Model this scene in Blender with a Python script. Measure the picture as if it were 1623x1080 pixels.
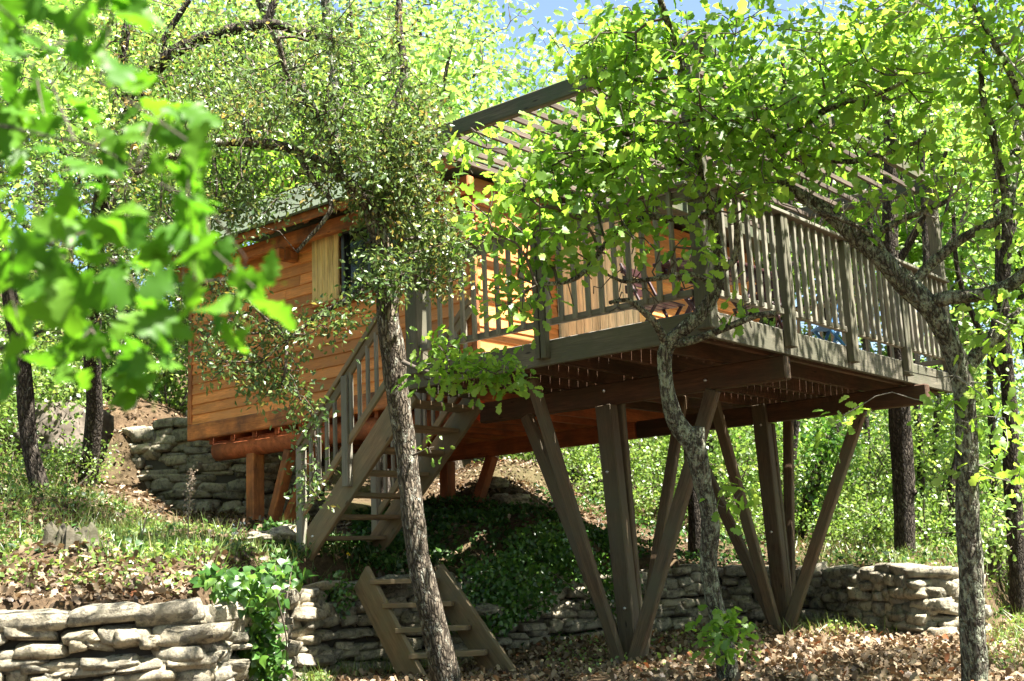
import bpy, math, random
import numpy as np
from mathutils import Vector, Matrix, noise

for o in list(bpy.data.objects): bpy.data.objects.remove(o)
scene = bpy.context.scene
col = scene.collection
rng = np.random.default_rng(7)
random.seed(7)

# ------------------------------------------------------------------ camera
F_PX, CX, CY = 1880.15, 811.5, 540.0
yaw, pitch, roll = [math.radians(a) for a in (50.3686, 10.7632, -2.4488)]
_fw = np.array([math.sin(yaw), math.cos(yaw), 0.0]); _rt = np.array([math.cos(yaw), -math.sin(yaw), 0.0]); _up = np.array([0, 0, 1.0])
FWD = math.cos(pitch) * _fw + math.sin(pitch) * _up
_u2 = -math.sin(pitch) * _fw + math.cos(pitch) * _up
RGT = math.cos(roll) * _rt + math.sin(roll) * _u2
UPV = -math.sin(roll) * _rt + math.cos(roll) * _u2
CAM = np.array([-7.698, -4.466, 1.157])
cam_data = bpy.data.cameras.new('camera')
cam = bpy.data.objects.new('camera', cam_data); col.objects.link(cam)
cam_data.sensor_width = 36.0; cam_data.lens = F_PX / 1623 * 36.0
cam_data.clip_start = 0.05; cam_data.clip_end = 1500
cam.matrix_world = Matrix([[RGT[i], UPV[i], -FWD[i], CAM[i]] for i in range(3)] + [[0, 0, 0, 1]])
cam_data.dof.use_dof = True; cam_data.dof.focus_distance = 9.6; cam_data.dof.aperture_fstop = 4.5
scene.camera = cam

# ------------------------------------------------------------------ light
SUN = np.array([0.06, -0.49, 0.87]); SUN /= np.linalg.norm(SUN)
world = bpy.data.worlds.new('World'); scene.world = world; world.use_nodes = True
wn = world.node_tree
sky = wn.nodes.new('ShaderNodeTexSky'); sky.sky_type = 'NISHITA'; sky.sun_disc = False; sky.dust_density = 1.5
sky.sun_elevation = math.asin(SUN[2]); sky.sun_rotation = math.atan2(SUN[0], SUN[1])
bg = wn.nodes['Background']; bg.inputs['Strength'].default_value = 0.05
wn.links.new(sky.outputs['Color'], bg.inputs['Color'])
sd = bpy.data.lights.new('sun', 'SUN'); sd.energy = 5.0; sd.angle = math.radians(0.53); sd.color = (1.0, 0.95, 0.86)
sun = bpy.data.objects.new('sun', sd); col.objects.link(sun)
sun.rotation_euler = Vector(SUN).to_track_quat('Z', 'Y').to_euler(); sun.location = (0, -10, 20)
vs = scene.view_settings
vs.view_transform = 'Standard'; vs.look = 'None'; vs.gamma = 1.0; vs.exposure = 2.75; vs.use_curve_mapping = False
cy = scene.cycles
cy.max_bounces = 6; cy.diffuse_bounces = 4; cy.transmission_bounces = 5; cy.glossy_bounces = 3; cy.transparent_max_bounces = 6
cy.use_denoising = True; cy.sample_clamp_indirect = 6.0

def ray(x, y): return (x - CX) * RGT / F_PX - (y - CY) * UPV / F_PX + FWD
def dep(x, y, d): return CAM + ray(x, y) * d            # a point seen at (x, y) at distance d along the view axis
def at(x, y, axis, val):
    r = ray(x, y); return CAM + r * ((val - CAM[axis]) / r[axis])

# ------------------------------------------------------------------ mesh and object helpers
def new_obj(name, data, parent=None, loc=(0, 0, 0)):
    o = bpy.data.objects.new(name, data); col.objects.link(o); o.location = Vector(loc)
    if parent is not None: o.parent = parent
    return o
def tag(o, label=None, cat=None, group=None, kind=None):
    if label: o['label'] = label
    if cat: o['category'] = cat
    if group: o['group'] = group
    if kind: o['kind'] = kind
    return o
def empty(name, loc, label, cat, group=None):
    o = new_obj(name, None, None, loc); o.empty_display_size = 0.2
    return tag(o, label, cat, group)
def mesh_np(name, V, F, mat=None, smooth=False, rnd=None):
    V = np.ascontiguousarray(V, dtype=np.float32); F = np.ascontiguousarray(F, dtype=np.int32)
    me = bpy.data.meshes.new(name)
    m, k = F.shape
    me.vertices.add(len(V)); me.vertices.foreach_set('co', V.ravel())
    me.loops.add(m * k); me.loops.foreach_set('vertex_index', F.ravel())
    me.polygons.add(m); me.polygons.foreach_set('loop_start', np.arange(0, m * k, k, dtype=np.int32))
    me.polygons.foreach_set('loop_total', np.full(m, k, dtype=np.int32))
    if smooth: me.polygons.foreach_set('use_smooth', np.ones(m, dtype=bool))
    me.update(calc_edges=True); me.validate()
    if rnd is not None:
        a = me.attributes.new('rnd', 'FLOAT', 'FACE'); a.data.foreach_set('value', np.ascontiguousarray(rnd, dtype=np.float32))
    if mat: me.materials.append(mat)
    return me

_boxes = {}
def box_mesh(L, w, h, mat, c=0.006):
    key = (round(L, 3), round(w, 3), round(h, 3), mat.name, c)
    if key in _boxes: return _boxes[key]
    c = min(c, 0.3 * min(w, h, L))
    a, b, d = L / 2, w / 2, h / 2
    V, idx = [], {}
    for sx in (-1, 1):
        for sy in (-1, 1):
            for sz in (-1, 1):
                for ax in range(3):
                    p = [sx * (a - c), sy * (b - c), sz * (d - c)]
                    p[ax] = (sx * a, sy * b, sz * d)[ax]
                    idx[(sx, sy, sz, ax)] = len(V); V.append(p)
    F = []
    for ax in range(3):
        o1, o2 = [i for i in range(3) if i != ax]
        for s in (-1, 1):
            q = []
            for s1, s2 in ((-1, -1), (1, -1), (1, 1), (-1, 1)):
                k = [0, 0, 0]; k[ax] = s; k[o1] = s1; k[o2] = s2; q.append(idx[(*k, ax)])
            F.append(q)
    for ax in range(3):
        o1, o2 = [i for i in range(3) if i != ax]
        for s1 in (-1, 1):
            for s2 in (-1, 1):
                k0 = [0, 0, 0]; k1 = [0, 0, 0]
                for k, s in ((k0, -1), (k1, 1)): k[ax] = s; k[o1] = s1; k[o2] = s2
                F.append([idx[(*k0, o1)], idx[(*k1, o1)], idx[(*k1, o2)], idx[(*k0, o2)]])
    for sx in (-1, 1):
        for sy in (-1, 1):
            for sz in (-1, 1): F.append([idx[(sx, sy, sz, i)] for i in range(3)])
    me = bpy.data.meshes.new('timber'); me.from_pydata(V, [], F)
    import bmesh
    bm = bmesh.new(); bm.from_mesh(me); bmesh.ops.recalc_face_normals(bm, faces=bm.faces); bm.to_mesh(me); bm.free()
    me.materials.append(mat); _boxes[key] = me
    return me
def wpos(p):
    return Vector((0, 0, 0)) if p is None else p.matrix_world.translation
ORIGIN = {}
def set_child(o, parent, M):
    """parent o under parent with world matrix M (every ancestor is only translated, or carries a stored matrix)"""
    o.parent = parent
    PM = ORIGIN.get(parent.name, Matrix.Translation(parent.location)) if parent is not None else Matrix()
    o.matrix_basis = PM.inverted() @ M
    ORIGIN[o.name] = M
    return o
def wood(name, p0, p1, w, h, mat, parent=None, side=(0, 0, 1), c=0.006, kind=None):
    """a timber from p0 to p1; h is measured along 'side', w across"""
    p0, p1 = Vector(p0), Vector(p1); ax = (p1 - p0); L = ax.length; ax.normalize()
    s = Vector(side); s = (s - ax * s.dot(ax))
    if s.length < 1e-4: s = Vector((1, 0, 0)) if abs(ax.x) < .9 else Vector((0, 1, 0)); s = s - ax * s.dot(ax)
    s.normalize(); y = s.cross(ax)
    M = Matrix(((ax.x, y.x, s.x, 0), (ax.y, y.y, s.y, 0), (ax.z, y.z, s.z, 0), (0, 0, 0, 1)))
    M.translation = (p0 + p1) / 2
    o = bpy.data.objects.new(name, box_mesh(L, w, h, mat, c)); col.objects.link(o)
    set_child(o, parent, M)
    if kind: o['kind'] = kind
    return o
def put(name, me, parent, M):
    o = bpy.data.objects.new(name, me); col.objects.link(o)
    return set_child(o, parent, M)

# ------------------------------------------------------------------ materials
def nodes_of(name):
    m = bpy.data.materials.new(name); m.use_nodes = True
    nt = m.node_tree; b = nt.nodes['Principled BSDF']
    return m, nt, b
def N(nt, t, **kw):
    n = nt.nodes.new(t)
    for k, v in kw.items(): setattr(n, k, v)
    return n
def ramp(nt, fac, stops):
    r = N(nt, 'ShaderNodeValToRGB'); e = r.color_ramp.elements
    while len(e) < len(stops): e.new(0.5)
    for i, (p, c) in enumerate(stops):
        e[i].position = p; e[i].color = (*c, 1)
    nt.links.new(fac, r.inputs[0]); return r.outputs[0]
def mixc(nt, f, a, b, mode='MIX'):
    m = N(nt, 'ShaderNodeMix', data_type='RGBA', blend_type=mode)
    L = nt.links.new
    for sock, v in ((m.inputs[0], f), (m.inputs[6], a), (m.inputs[7], b)):
        if hasattr(v, 'is_linked') or isinstance(v, bpy.types.NodeSocket): L(v, sock)
        elif isinstance(v, (int, float)): sock.default_value = v
        else: sock.default_value = (*v, 1)
    return m.outputs[2]
def texco(nt, scale, out='Object', rand=True):
    tc = N(nt, 'ShaderNodeTexCoord'); mp = N(nt, 'ShaderNodeMapping'); mp.inputs['Scale'].default_value = scale
    if rand:
        oi = N(nt, 'ShaderNodeObjectInfo'); ml = N(nt, 'ShaderNodeVectorMath', operation='MULTIPLY_ADD')
        cb = N(nt, 'ShaderNodeCombineXYZ')
        for i in range(3): nt.links.new(oi.outputs['Random'], cb.inputs[i])
        nt.links.new(cb.outputs[0], ml.inputs[0]); ml.inputs[1].default_value = (37, 91, 53)
        nt.links.new(tc.outputs[out], ml.inputs[2]); nt.links.new(ml.outputs[0], mp.inputs[0])
    else: nt.links.new(tc.outputs[out], mp.inputs[0])
    return mp.outputs[0]
def noise_tex(nt, vec, scale, detail=5, rough=.6, dist=0):
    n = N(nt, 'ShaderNodeTexNoise'); nt.links.new(vec, n.inputs['Vector'])
    n.inputs['Scale'].default_value = scale; n.inputs['Detail'].default_value = detail
    n.inputs['Roughness'].default_value = rough; n.inputs['Distortion'].default_value = dist
    return n.outputs[0]
def bump(nt, b, h, strength, dist=.01):
    n = N(nt, 'ShaderNodeBump'); n.inputs['Strength'].default_value = strength; n.inputs['Distance'].default_value = dist
    nt.links.new(h, n.inputs['Height']); nt.links.new(n.outputs[0], b.inputs['Normal'])
def wood_mat(name, dark, light, grey=None, grey_amt=.4, rough=.75, knots=True, var=.25):
    m, nt, b = nodes_of(name)
    v = texco(nt, (1.2, 14, 14)); v2 = texco(nt, (1, 1, 1))
    g = noise_tex(nt, v, 4, 7, .65, .6); fine = noise_tex(nt, texco(nt, (2.5, 60, 60)), 3, 3, .6)
    c = ramp(nt, g, [(.3, dark), (.7, light)])
    c = mixc(nt, .5, c, ramp(nt, fine, [(.3, tuple(x * .55 for x in dark)), (.65, light)]))
    st_ = noise_tex(nt, texco(nt, (.35, 5, 5)), 2.5, 5, .7, .4)
    c = mixc(nt, .75, c, ramp(nt, st_, [(.32, (.38, .36, .34)), (.5, (.95, .94, .92)), (.68, (1.35, 1.32, 1.28))]), 'MULTIPLY')
    if grey:
        pat = noise_tex(nt, v2, 2.2, 5, .65)
        c = mixc(nt, ramp(nt, pat, [(.5 - grey_amt * .4, (0, 0, 0)), (.78 - grey_amt * .3, (1, 1, 1))]), c, grey)
    if knots:
        vo = N(nt, 'ShaderNodeTexVoronoi'); nt.links.new(texco(nt, (1.6, 6, 6)), vo.inputs['Vector']); vo.inputs['Scale'].default_value = 1.5
        c = mixc(nt, ramp(nt, vo.outputs['Distance'], [(.04, (1, 1, 1)), (.10, (0, 0, 0))]), c, tuple(x * .35 for x in dark))
    oi = N(nt, 'ShaderNodeObjectInfo')
    c = mixc(nt, 1.0, c, ramp(nt, oi.outputs['Random'], [(0, (1 - var,) * 3), (1, (1 + var * .6, 1 + var * .5, 1 + var * .4))]), 'MULTIPLY')
    nt.links.new(c, b.inputs['Base Color']); b.inputs['Roughness'].default_value = rough
    b.inputs['Specular IOR Level'].default_value = .3
    bump(nt, b, g, .5, .006)
    return m
def leaf_mat(name, stops, trans, tw=.5, gloss=.06, rough=.4):
    m, nt, b = nodes_of(name); nt.nodes.remove(b)
    at_ = N(nt, 'ShaderNodeAttribute', attribute_name='rnd')
    oi = N(nt, 'ShaderNodeObjectInfo')
    ad = N(nt, 'ShaderNodeMath', operation='ADD'); nt.links.new(at_.outputs['Fac'], ad.inputs[0])
    ml = N(nt, 'ShaderNodeMath', operation='MULTIPLY'); nt.links.new(oi.outputs['Random'], ml.inputs[0]); ml.inputs[1].default_value = .12
    nt.links.new(ml.outputs[0], ad.inputs[1])
    c = ramp(nt, ad.outputs[0], stops)
    ct = mixc(nt, 1.0, c, trans, 'MULTIPLY')
    d = N(nt, 'ShaderNodeBsdfDiffuse'); nt.links.new(c, d.inputs[0])
    t = N(nt, 'ShaderNodeBsdfTranslucent'); nt.links.new(ct, t.inputs[0])
    mx = N(nt, 'ShaderNodeMixShader'); mx.inputs[0].default_value = tw
    nt.links.new(d.outputs[0], mx.inputs[1]); nt.links.new(t.outputs[0], mx.inputs[2])
    g = N(nt, 'ShaderNodeBsdfGlossy'); g.inputs['Roughness'].default_value = rough
    m2 = N(nt, 'ShaderNodeMixShader'); m2.inputs[0].default_value = gloss
    nt.links.new(mx.outputs[0], m2.inputs[1]); nt.links.new(g.outputs[0], m2.inputs[2])
    nt.links.new(m2.outputs[0], nt.nodes['Material Output'].inputs[0])
    return m
def bark_mat(name, dark, light, lichen, amt, lscale=7):
    m, nt, b = nodes_of(name)
    v = texco(nt, (1, 1, .22), 'Object', False)
    vo = N(nt, 'ShaderNodeTexVoronoi', feature='DISTANCE_TO_EDGE'); vo.inputs['Scale'].default_value = 34
    dn = noise_tex(nt, texco(nt, (1, 1, .4), 'Object', False), 9, 4)
    mv = N(nt, 'ShaderNodeVectorMath', operation='MULTIPLY_ADD'); nt.links.new(dn, mv.inputs[0]); mv.inputs[1].default_value = (.12, .12, .12)
    nt.links.new(v, mv.inputs[2]); nt.links.new(mv.outputs[0], vo.inputs['Vector'])
    crack = ramp(nt, vo.outputs['Distance'], [(.0, (0, 0, 0)), (.28, (1, 1, 1))])
    n1 = noise_tex(nt, texco(nt, (1, 1, .5), 'Object', False), 14, 6, .7)
    c = ramp(nt, n1, [(.3, dark), (.7, light)])
    c = mixc(nt, crack, tuple(x * .35 for x in dark), c)
    n2 = noise_tex(nt, texco(nt, (1, 1, .7), 'Object', False), lscale, 8, .85)
    c = mixc(nt, ramp(nt, n2, [(.62 - amt * .3, (0, 0, 0)), (.68 - amt * .28, (1, 1, 1))]), c, lichen)
    nt.links.new(c, b.inputs['Base Color']); b.inputs['Roughness'].default_value = .9; b.inputs['Specular IOR Level'].default_value = .15
    hs = N(nt, 'ShaderNodeMath', operation='ADD'); nt.links.new(crack, hs.inputs[0]); nt.links.new(n1, hs.inputs[1])
    bump(nt, b, hs.outputs[0], .9, .015)
    return m
def stone_mat():
    m, nt, b = nodes_of('limestone')
    ge = N(nt, 'ShaderNodeNewGeometry'); oi0 = N(nt, 'ShaderNodeObjectInfo'); va = N(nt, 'ShaderNodeVectorMath', operation='MULTIPLY_ADD'); cb = N(nt, 'ShaderNodeCombineXYZ')
    for i in range(3): nt.links.new(oi0.outputs['Random'], cb.inputs[i])
    nt.links.new(cb.outputs[0], va.inputs[0]); va.inputs[1].default_value = (17, 31, 23); nt.links.new(ge.outputs['Position'], va.inputs[2]); v = va.outputs[0]
    n1 = noise_tex(nt, v, 6, 8, .75); n2 = noise_tex(nt, v, 60, 5, .75)
    c = ramp(nt, n1, [(.25, (.22, .20, .16)), (.5, (.38, .355, .29)), (.75, (.50, .47, .39))])
    c = mixc(nt, .5, c, ramp(nt, n2, [(.3, (.62, .6, .58)), (.7, (1.15, 1.12, 1.06))]), 'MULTIPLY')
    bl = noise_tex(nt, v, 13, 8, .8)
    c = mixc(nt, ramp(nt, bl, [(.49, (0, 0, 0)), (.58, (.85, .85, .85))]), c, (.12, .115, .10))
    moss = noise_tex(nt, v, 4.5, 6, .7)
    c = mixc(nt, ramp(nt, moss, [(.60, (0, 0, 0)), (.75, (.75, .75, .75))]), c, (.11, .12, .055))
    oi = N(nt, 'ShaderNodeObjectInfo')
    c = mixc(nt, 1.0, c, ramp(nt, oi.outputs['Random'], [(0, (.7, .68, .63)), (.5, (.95, .93, .88)), (1, (1.15, 1.08, .95))]), 'MULTIPLY')
    nt.links.new(c, b.inputs['Base Color']); b.inputs['Roughness'].default_value = .92; b.inputs['Specular IOR Level'].default_value = .15
    ad = N(nt, 'ShaderNodeMath', operation='MULTIPLY_ADD'); nt.links.new(n2, ad.inputs[0]); ad.inputs[1].default_value = .4; nt.links.new(n1, ad.inputs[2])
    bump(nt, b, ad.outputs[0], 1.0, .045)
    return m
def plain(name, c, rough=.6, metal=0, noise_amt=.3):
    m, nt, b = nodes_of(name)
    n1 = noise_tex(nt, texco(nt, (1, 1, 1)), 12, 5, .65)
    nt.links.new(ramp(nt, n1, [(.3, tuple(x * (1 - noise_amt) for x in c)), (.7, tuple(x * (1 + noise_amt * .5) for x in c))]), b.inputs['Base Color'])
    b.inputs['Roughness'].default_value = rough; b.inputs['Metallic'].default_value = metal
    return m
def ground_mat():
    m, nt, b = nodes_of('leaf_mould')
    v = texco(nt, (1, 1, 1), 'Object', False)
    n1 = noise_tex(nt, v, 9, 8, .75); n2 = noise_tex(nt, v, .55, 4, .6); n3 = noise_tex(nt, v, 45, 4, .7)
    c = ramp(nt, n1, [(.3, (.03, .02, .012)), (.55, (.09, .062, .038)), (.75, (.18, .13, .08))])
    c = mixc(nt, ramp(nt, n2, [(.48, (0, 0, 0)), (.66, (.5, .5, .5))]), c, (.05, .055, .022))
    c = mixc(nt, .6, c, ramp(nt, n3, [(.3, (.5, .5, .5)), (.7, (1.4, 1.35, 1.25))]), 'MULTIPLY')
    nt.links.new(c, b.inputs['Base Color']); b.inputs['Roughness'].default_value = .95; b.inputs['Specular IOR Level'].default_value = .1
    bump(nt, b, n1, .8, .04)
    return m

M_GREY = wood_mat('weathered_grey_wood', (.06, .056, .042), (.19, .168, .125), (.08, .08, .052), .45, .8)
M_RAIL = wood_mat('weathered_rail_wood', (.12, .108, .085), (.28, .255, .205), (.17, .165, .13), .4, .8, False)
M_BOARD = wood_mat('deck_board_wood', (.14, .12, .09), (.30, .27, .22), (.2, .2, .18), .4)
M_BEAM = wood_mat('brown_beam_wood', (.05, .022, .012), (.13, .06, .032), (.05, .035, .02), .25)
M_LEG = wood_mat('post_wood', (.045, .028, .017), (.175, .115, .068), (.10, .088, .056), .35)
M_STAIR = wood_mat('stair_wood', (.15, .095, .05), (.28, .19, .11), (.13, .12, .075), .4)
M_SIDE = wood_mat('cedar_siding', (.52, .17, .042), (.82, .34, .10), (.50, .22, .08), .3, .7, True, .38)
M_RIM = wood_mat('stained_rim_beam', (.40, .125, .034), (.66, .25, .075), (.08, .04, .025), .3)
M_LOG = wood_mat('red_log_wood', (.36, .09, .03), (.52, .16, .06), (.15, .06, .03), .2)
M_PALE = wood_mat('pale_pine', (.58, .38, .13), (.78, .56, .24), None, 0, .7, True, .12)
M_CREAM = wood_mat('cream_door_wood', (.56, .50, .31), (.78, .72, .50), None, 0, .7, False, .12)
M_ROOF = wood_mat('roof_board_wood', (.05, .06, .045), (.115, .125, .095), (.07, .095, .06), .5)
M_PERG = wood_mat('pergola_wood', (.06, .052, .038), (.14, .12, .085), (.05, .065, .035), .45)
M_SLAT = wood_mat('pergola_slat_wood', (.06, .045, .035), (.14, .11, .085), None, 0)
M_BARK = bark_mat('oak_bark', (.075, .058, .042), (.20, .165, .12), (.33, .33, .27), .2)
M_LICH = bark_mat('lichen_bark', (.065, .055, .041), (.17, .15, .115), (.25, .27, .195), .42, 20)
M_PALEB = bark_mat('pale_oak_bark', (.075, .058, .042), (.24, .20, .15), (.36, .36, .30), .26, 14)
M_DARKB = bark_mat('dark_bark', (.045, .036, .028), (.12, .10, .08), (.22, .22, .18), .05)
M_TWIG = plain('twig_bark', (.075, .058, .042), .9)
M_PTWIG = plain('grey_twig_bark', (.20, .18, .145), .9)
M_STONE = stone_mat()
M_CORE = plain('wall_fill_earth', (.05, .042, .03), .95)
M_GROUND = ground_mat()
M_OAK = leaf_mat('oak_leaf', [(0, (.085, .19, .02)), (.5, (.16, .29, .038)), (1, (.27, .37, .07))], (1.65, 1.6, 1.0), .64, .03, .45)
M_NEAR = leaf_mat('near_oak_leaf', [(0, (.045, .135, .012)), (.5, (.072, .185, .016)), (1, (.11, .235, .02))], (1.4, 1.5, .7), .56, .015, .45)
M_HOLM = leaf_mat('holm_oak_leaf', [(0, (.035, .08, .02)), (.5, (.095, .16, .042)), (.84, (.17, .215, .065)), (1, (.34, .25, .08))], (1.35, 1.3, .8), .42, .05, .4)
M_BGA = leaf_mat('wood_leaf', [(0, (.075, .17, .03)), (.5, (.175, .31, .06)), (1, (.32, .41, .12))], (1.6, 1.55, 1.1), .62, .06, .45)
M_SHRUB = leaf_mat('shrub_leaf', [(0, (.07, .14, .02)), (.5, (.15, .25, .05)), (1, (.26, .33, .09))], (1.4, 1.4, .9), .5, .06, .4)
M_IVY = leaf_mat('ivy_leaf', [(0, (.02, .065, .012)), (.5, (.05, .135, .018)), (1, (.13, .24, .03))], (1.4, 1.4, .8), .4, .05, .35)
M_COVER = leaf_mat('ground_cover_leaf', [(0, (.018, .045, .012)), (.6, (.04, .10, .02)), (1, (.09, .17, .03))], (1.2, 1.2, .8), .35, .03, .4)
M_GRASS = leaf_mat('grass_blade', [(0, (.06, .12, .02)), (.6, (.13, .20, .035)), (1, (.32, .28, .12))], (1.3, 1.2, .8), .45, .06, .45)
M_DRY = leaf_mat('dry_oak_leaf', [(0, (.045, .03, .018)), (.35, (.125, .085, .05)), (.75, (.27, .20, .125)), (.93, (.37, .29, .19)), (1, (.25, .10, .045))], (1.0, .8, .6), .2, .03, .5)
M_STEEL = plain('galvanised_bolt', (.5, .5, .5), .4, 1, .2)
M_RED = plain('dark_red_paint', (.035, .006, .007), .5)
M_BLUE = plain('blue_canvas', (.04, .16, .34), .7)
M_FRAME = plain('black_window_frame', (.012, .013, .012), .4)
M_STUMP = wood_mat('stump_wood', (.022, .018, .013), (.10, .084, .066), (.035, .036, .014), .4)
M_PALESTEM = plain('dry_stem', (.34, .26, .19), .9)
M_WHITE = plain('white_flower', (.75, .75, .68), .7, 0, .1)
M_YELLOW = plain('yellow_flower', (.75, .55, .02), .7, 0, .1)
def glass_mat():
    m, nt, b = nodes_of('window_glass')
    b.inputs['Base Color'].default_value = (.01, .014, .012, 1); b.inputs['Roughness'].default_value = .05
    n1 = noise_tex(nt, texco(nt, (1, 1, 1)), 3, 2); bump(nt, b, n1, .03, .01)
    return m
M_GLASS = glass_mat()

# ------------------------------------------------------------------ terrain
WALL_PX = [(-700, 6.3), (-300, 6.4), (0, 6.5), (200, 6.6), (330, 6.75), (392, 7.6), (425, 9.2), (470, 10.7), (540, 11.35), (640, 11.55), (740, 11.8), (850, 12.4), (1000, 13.1),
           (1130, 13.8), (1240, 13.75), (1300, 13.3), (1380, 12.2), (1440, 11.6), (1500, 11.45), (1560, 12.0), (1592, 14.0), (1640, 32)]
def horizon(x): return 995.8 - .04277 * (x + 1482)
def plan(x, d):
    p = dep(x, horizon(x), d); return p[:2]
WALL = np.array([plan(*w) for w in WALL_PX])
def px_ctrl(lst): return np.array([dep(*t) for t in lst])
UP_C = np.vstack([px_ctrl([(-300, 954, 6.8), (0, 956, 6.85), (100, 955, 6.9), (200, 950, 6.95), (270, 946, 7.0), (330, 942, 7.1), (0, 940, 7.2), (150, 936, 7.3), (40, 912, 7.7), (120, 862, 8.3), (250, 890, 8.3), (330, 885, 8.6), (420, 885, 10), (300, 850, 10.5), (430, 845, 12),
    (480, 912, 10.9), (560, 915, 11.6), (640, 912, 11.8), (740, 905, 12.1), (640, 878, 12.4), (760, 830, 13), (830, 812, 13.4), (900, 830, 13.6), (960, 880, 13.6), (860, 902, 12.7),
    (1000, 897, 13.4), (1150, 897, 14.1), (1240, 897, 14.0), (1300, 900, 13.6), (1440, 904, 11.9), (1530, 902, 11.8),
    (65, 790, 12), (140, 775, 13.5), (270, 822, 15.6), (30, 720, 15), (-150, 760, 14), (0, 650, 18), (200, 640, 18), (-300, 600, 20), (-500, 800, 11),
    (700, 800, 15.5), (780, 765, 16.5), (800, 735, 18.5), (930, 800, 17), (1000, 860, 17), (1150, 872, 17), (1300, 868, 18), (1450, 866, 17), (1560, 880, 16),
    (1000, 770, 24), (1300, 800, 26), (1560, 820, 26), (400, 620, 24), (0, 560, 26), (700, 640, 26), (1000, 640, 40), (0, 400, 45), (500, 480, 45), (1600, 740, 45)]),
    np.array([[.45, 4.75, 1.42], [.45, 5.3, 1.5], [1.1, 6.9, 1.78], [1.2, 6.0, 1.7], [2.5, 5.5, 1.72], [4.0, 6.2, 1.95], [0.2, 4.5, 1.36]])])
LO_C = np.array([[1.2, 1.7, .27], [4.0, 1.64, .35], [2.2, .2, .28], [3.4, -.3, .29], [-.5, 3, .2], [.2, 4.0, .2], [-3, 1, .15], [-7.7, -4.5, .1], [-2, -2, .2], [1, -2, .24], [6, -2, .32], [10, -2, .5], [16, -2, 1.0], [30, -5, 2.5], [30, -30, 3], [-30, -30, -1], [-5, -20, -.5], [-10, 5, .1], [2.5, 3.4, .33]])
def idw(C, P, p=3.2):
    d2 = ((P[:, None, :2] - C[None, :, :2]) ** 2).sum(2) + .02
    w = d2 ** (-p / 2); return (w * C[None, :, 2]).sum(1) / w.sum(1)
def wall_signed(P):
    """signed distance to the wall line: positive on the upper (far) side"""
    A, B = WALL[:-1], WALL[1:]; AB = B - A
    best = np.full(len(P), 1e9); sg = np.zeros(len(P))
    for a, ab in zip(A, AB):
        t = np.clip(((P - a) @ ab) / (ab @ ab), 0, 1); q = P - (a + t[:, None] * ab)
        d = np.hypot(q[:, 0], q[:, 1]); cr = ab[0] * (P[:, 1] - a[1]) - ab[1] * (P[:, 0] - a[0])
        m = d < best - 1e-9; best[m] = d[m]; sg[m] = np.sign(cr[m])
    return best * sg
def heights(P):
    P = np.atleast_2d(np.asarray(P, float))[:, :2]
    out = np.empty(len(P))
    for i in range(0, len(P), 20000):
        Q = P[i:i + 20000]; s = wall_signed(Q)
        t = np.clip((s - .14) / .16, 0, 1)
        out[i:i + 20000] = idw(LO_C, Q) * (1 - t) + idw(UP_C, Q) * t
    return out
def gz(x, y): return float(heights([[x, y]])[0])
print('wall sign at camera', wall_signed(np.array([[-7.7, -4.47], [1, 6]])))
def axis_pts(a, b, st, far):
    c = list(np.arange(a, b + 1e-6, st)); s = st; l = [a]; r = [b]
    while l[-1] > -far: s *= 1.3; l.append(l[-1] - s)
    s = st
    while r[-1] < far: s *= 1.3; r.append(r[-1] + s)
    return np.array(l[1:][::-1] + c + r[1:])
gx = axis_pts(-7, 13, .11, 400); gy = axis_pts(-5, 14, .11, 400)
GX, GY = np.meshgrid(gx, gy, indexing='ij'); P = np.column_stack([GX.ravel(), GY.ravel()])
Z = heights(P)
rough = np.array([noise.noise(Vector((x * 1.3, y * 1.3, 0))) * .06 + noise.noise(Vector((x * 5, y * 5, 3))) * .02 for x, y in P])
Z += rough
ni, nj = GX.shape
I = np.arange(ni * nj).reshape(ni, nj)
Fq = np.column_stack([I[:-1, :-1].ravel(), I[1:, :-1].ravel(), I[1:, 1:].ravel(), I[:-1, 1:].ravel()])
ground = new_obj('ground', mesh_np('ground', np.column_stack([P, Z]), Fq, M_GROUND, True)); tag(ground, kind='structure')

# ------------------------------------------------------------------ leaves and branches
def leaf_template(t, w, fold=.25, curl=.25):
    V, F = [], []
    n = len(t)
    for i in range(n): V.append((0, t[i], -curl * t[i] ** 2))
    for s in (-1, 1):
        base = len(V)
        for i in range(n): V.append((s * w[i], t[i] + (.05 if i % 2 else -.02) * (w[i] > .05) * (n < 20), -curl * t[i] ** 2 + fold * w[i] - .5 * w[i] ** 2))
        for i in range(n - 1):
            a, b, c, d = i, i + 1, base + i + 1, base + i
            q = (a, d, c, b) if s < 0 else (a, b, c, d)
            F.append((q[0], q[1], q[2])); F.append((q[0], q[2], q[3]))
    return np.array(V, float), np.array(F)
OAK_T = leaf_template([0, .2, .34, .5, .63, .80, 1], [.03, .20, .13, .31, .20, .29, .02])
OAK_T2 = leaf_template([0, .16, .25, .36, .46, .58, .68, .80, .9, 1], [.03, .16, .11, .26, .18, .34, .23, .30, .2, .02], .2, .3)
_t = np.linspace(0, 1, 34); _w = .36 * np.sin(np.pi * np.clip(_t * .93 + .035, 0, 1) ** 1.25) ** .8 * (.80 + .20 * np.cos(2 * np.pi * (4.6 * _t - .35))); _w[0] = .018; _w[1] = .03; _w[-1] = .004
NEAR_T = leaf_template(list(_t), list(_w), .22, .32)
NEAR_T = (np.vstack([NEAR_T[0], [(-.014, -.22, .03), (.014, -.22, .03)]]), np.vstack([NEAR_T[1], [(len(NEAR_T[0]), len(NEAR_T[0]) + 1, 0)]]))
HOLM_T = leaf_template([0, .45, 1], [.04, .27, .02], .35, .2)
BG_T = leaf_template([0, .5, 1], [.06, .36, .03], .25, .25)
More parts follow.
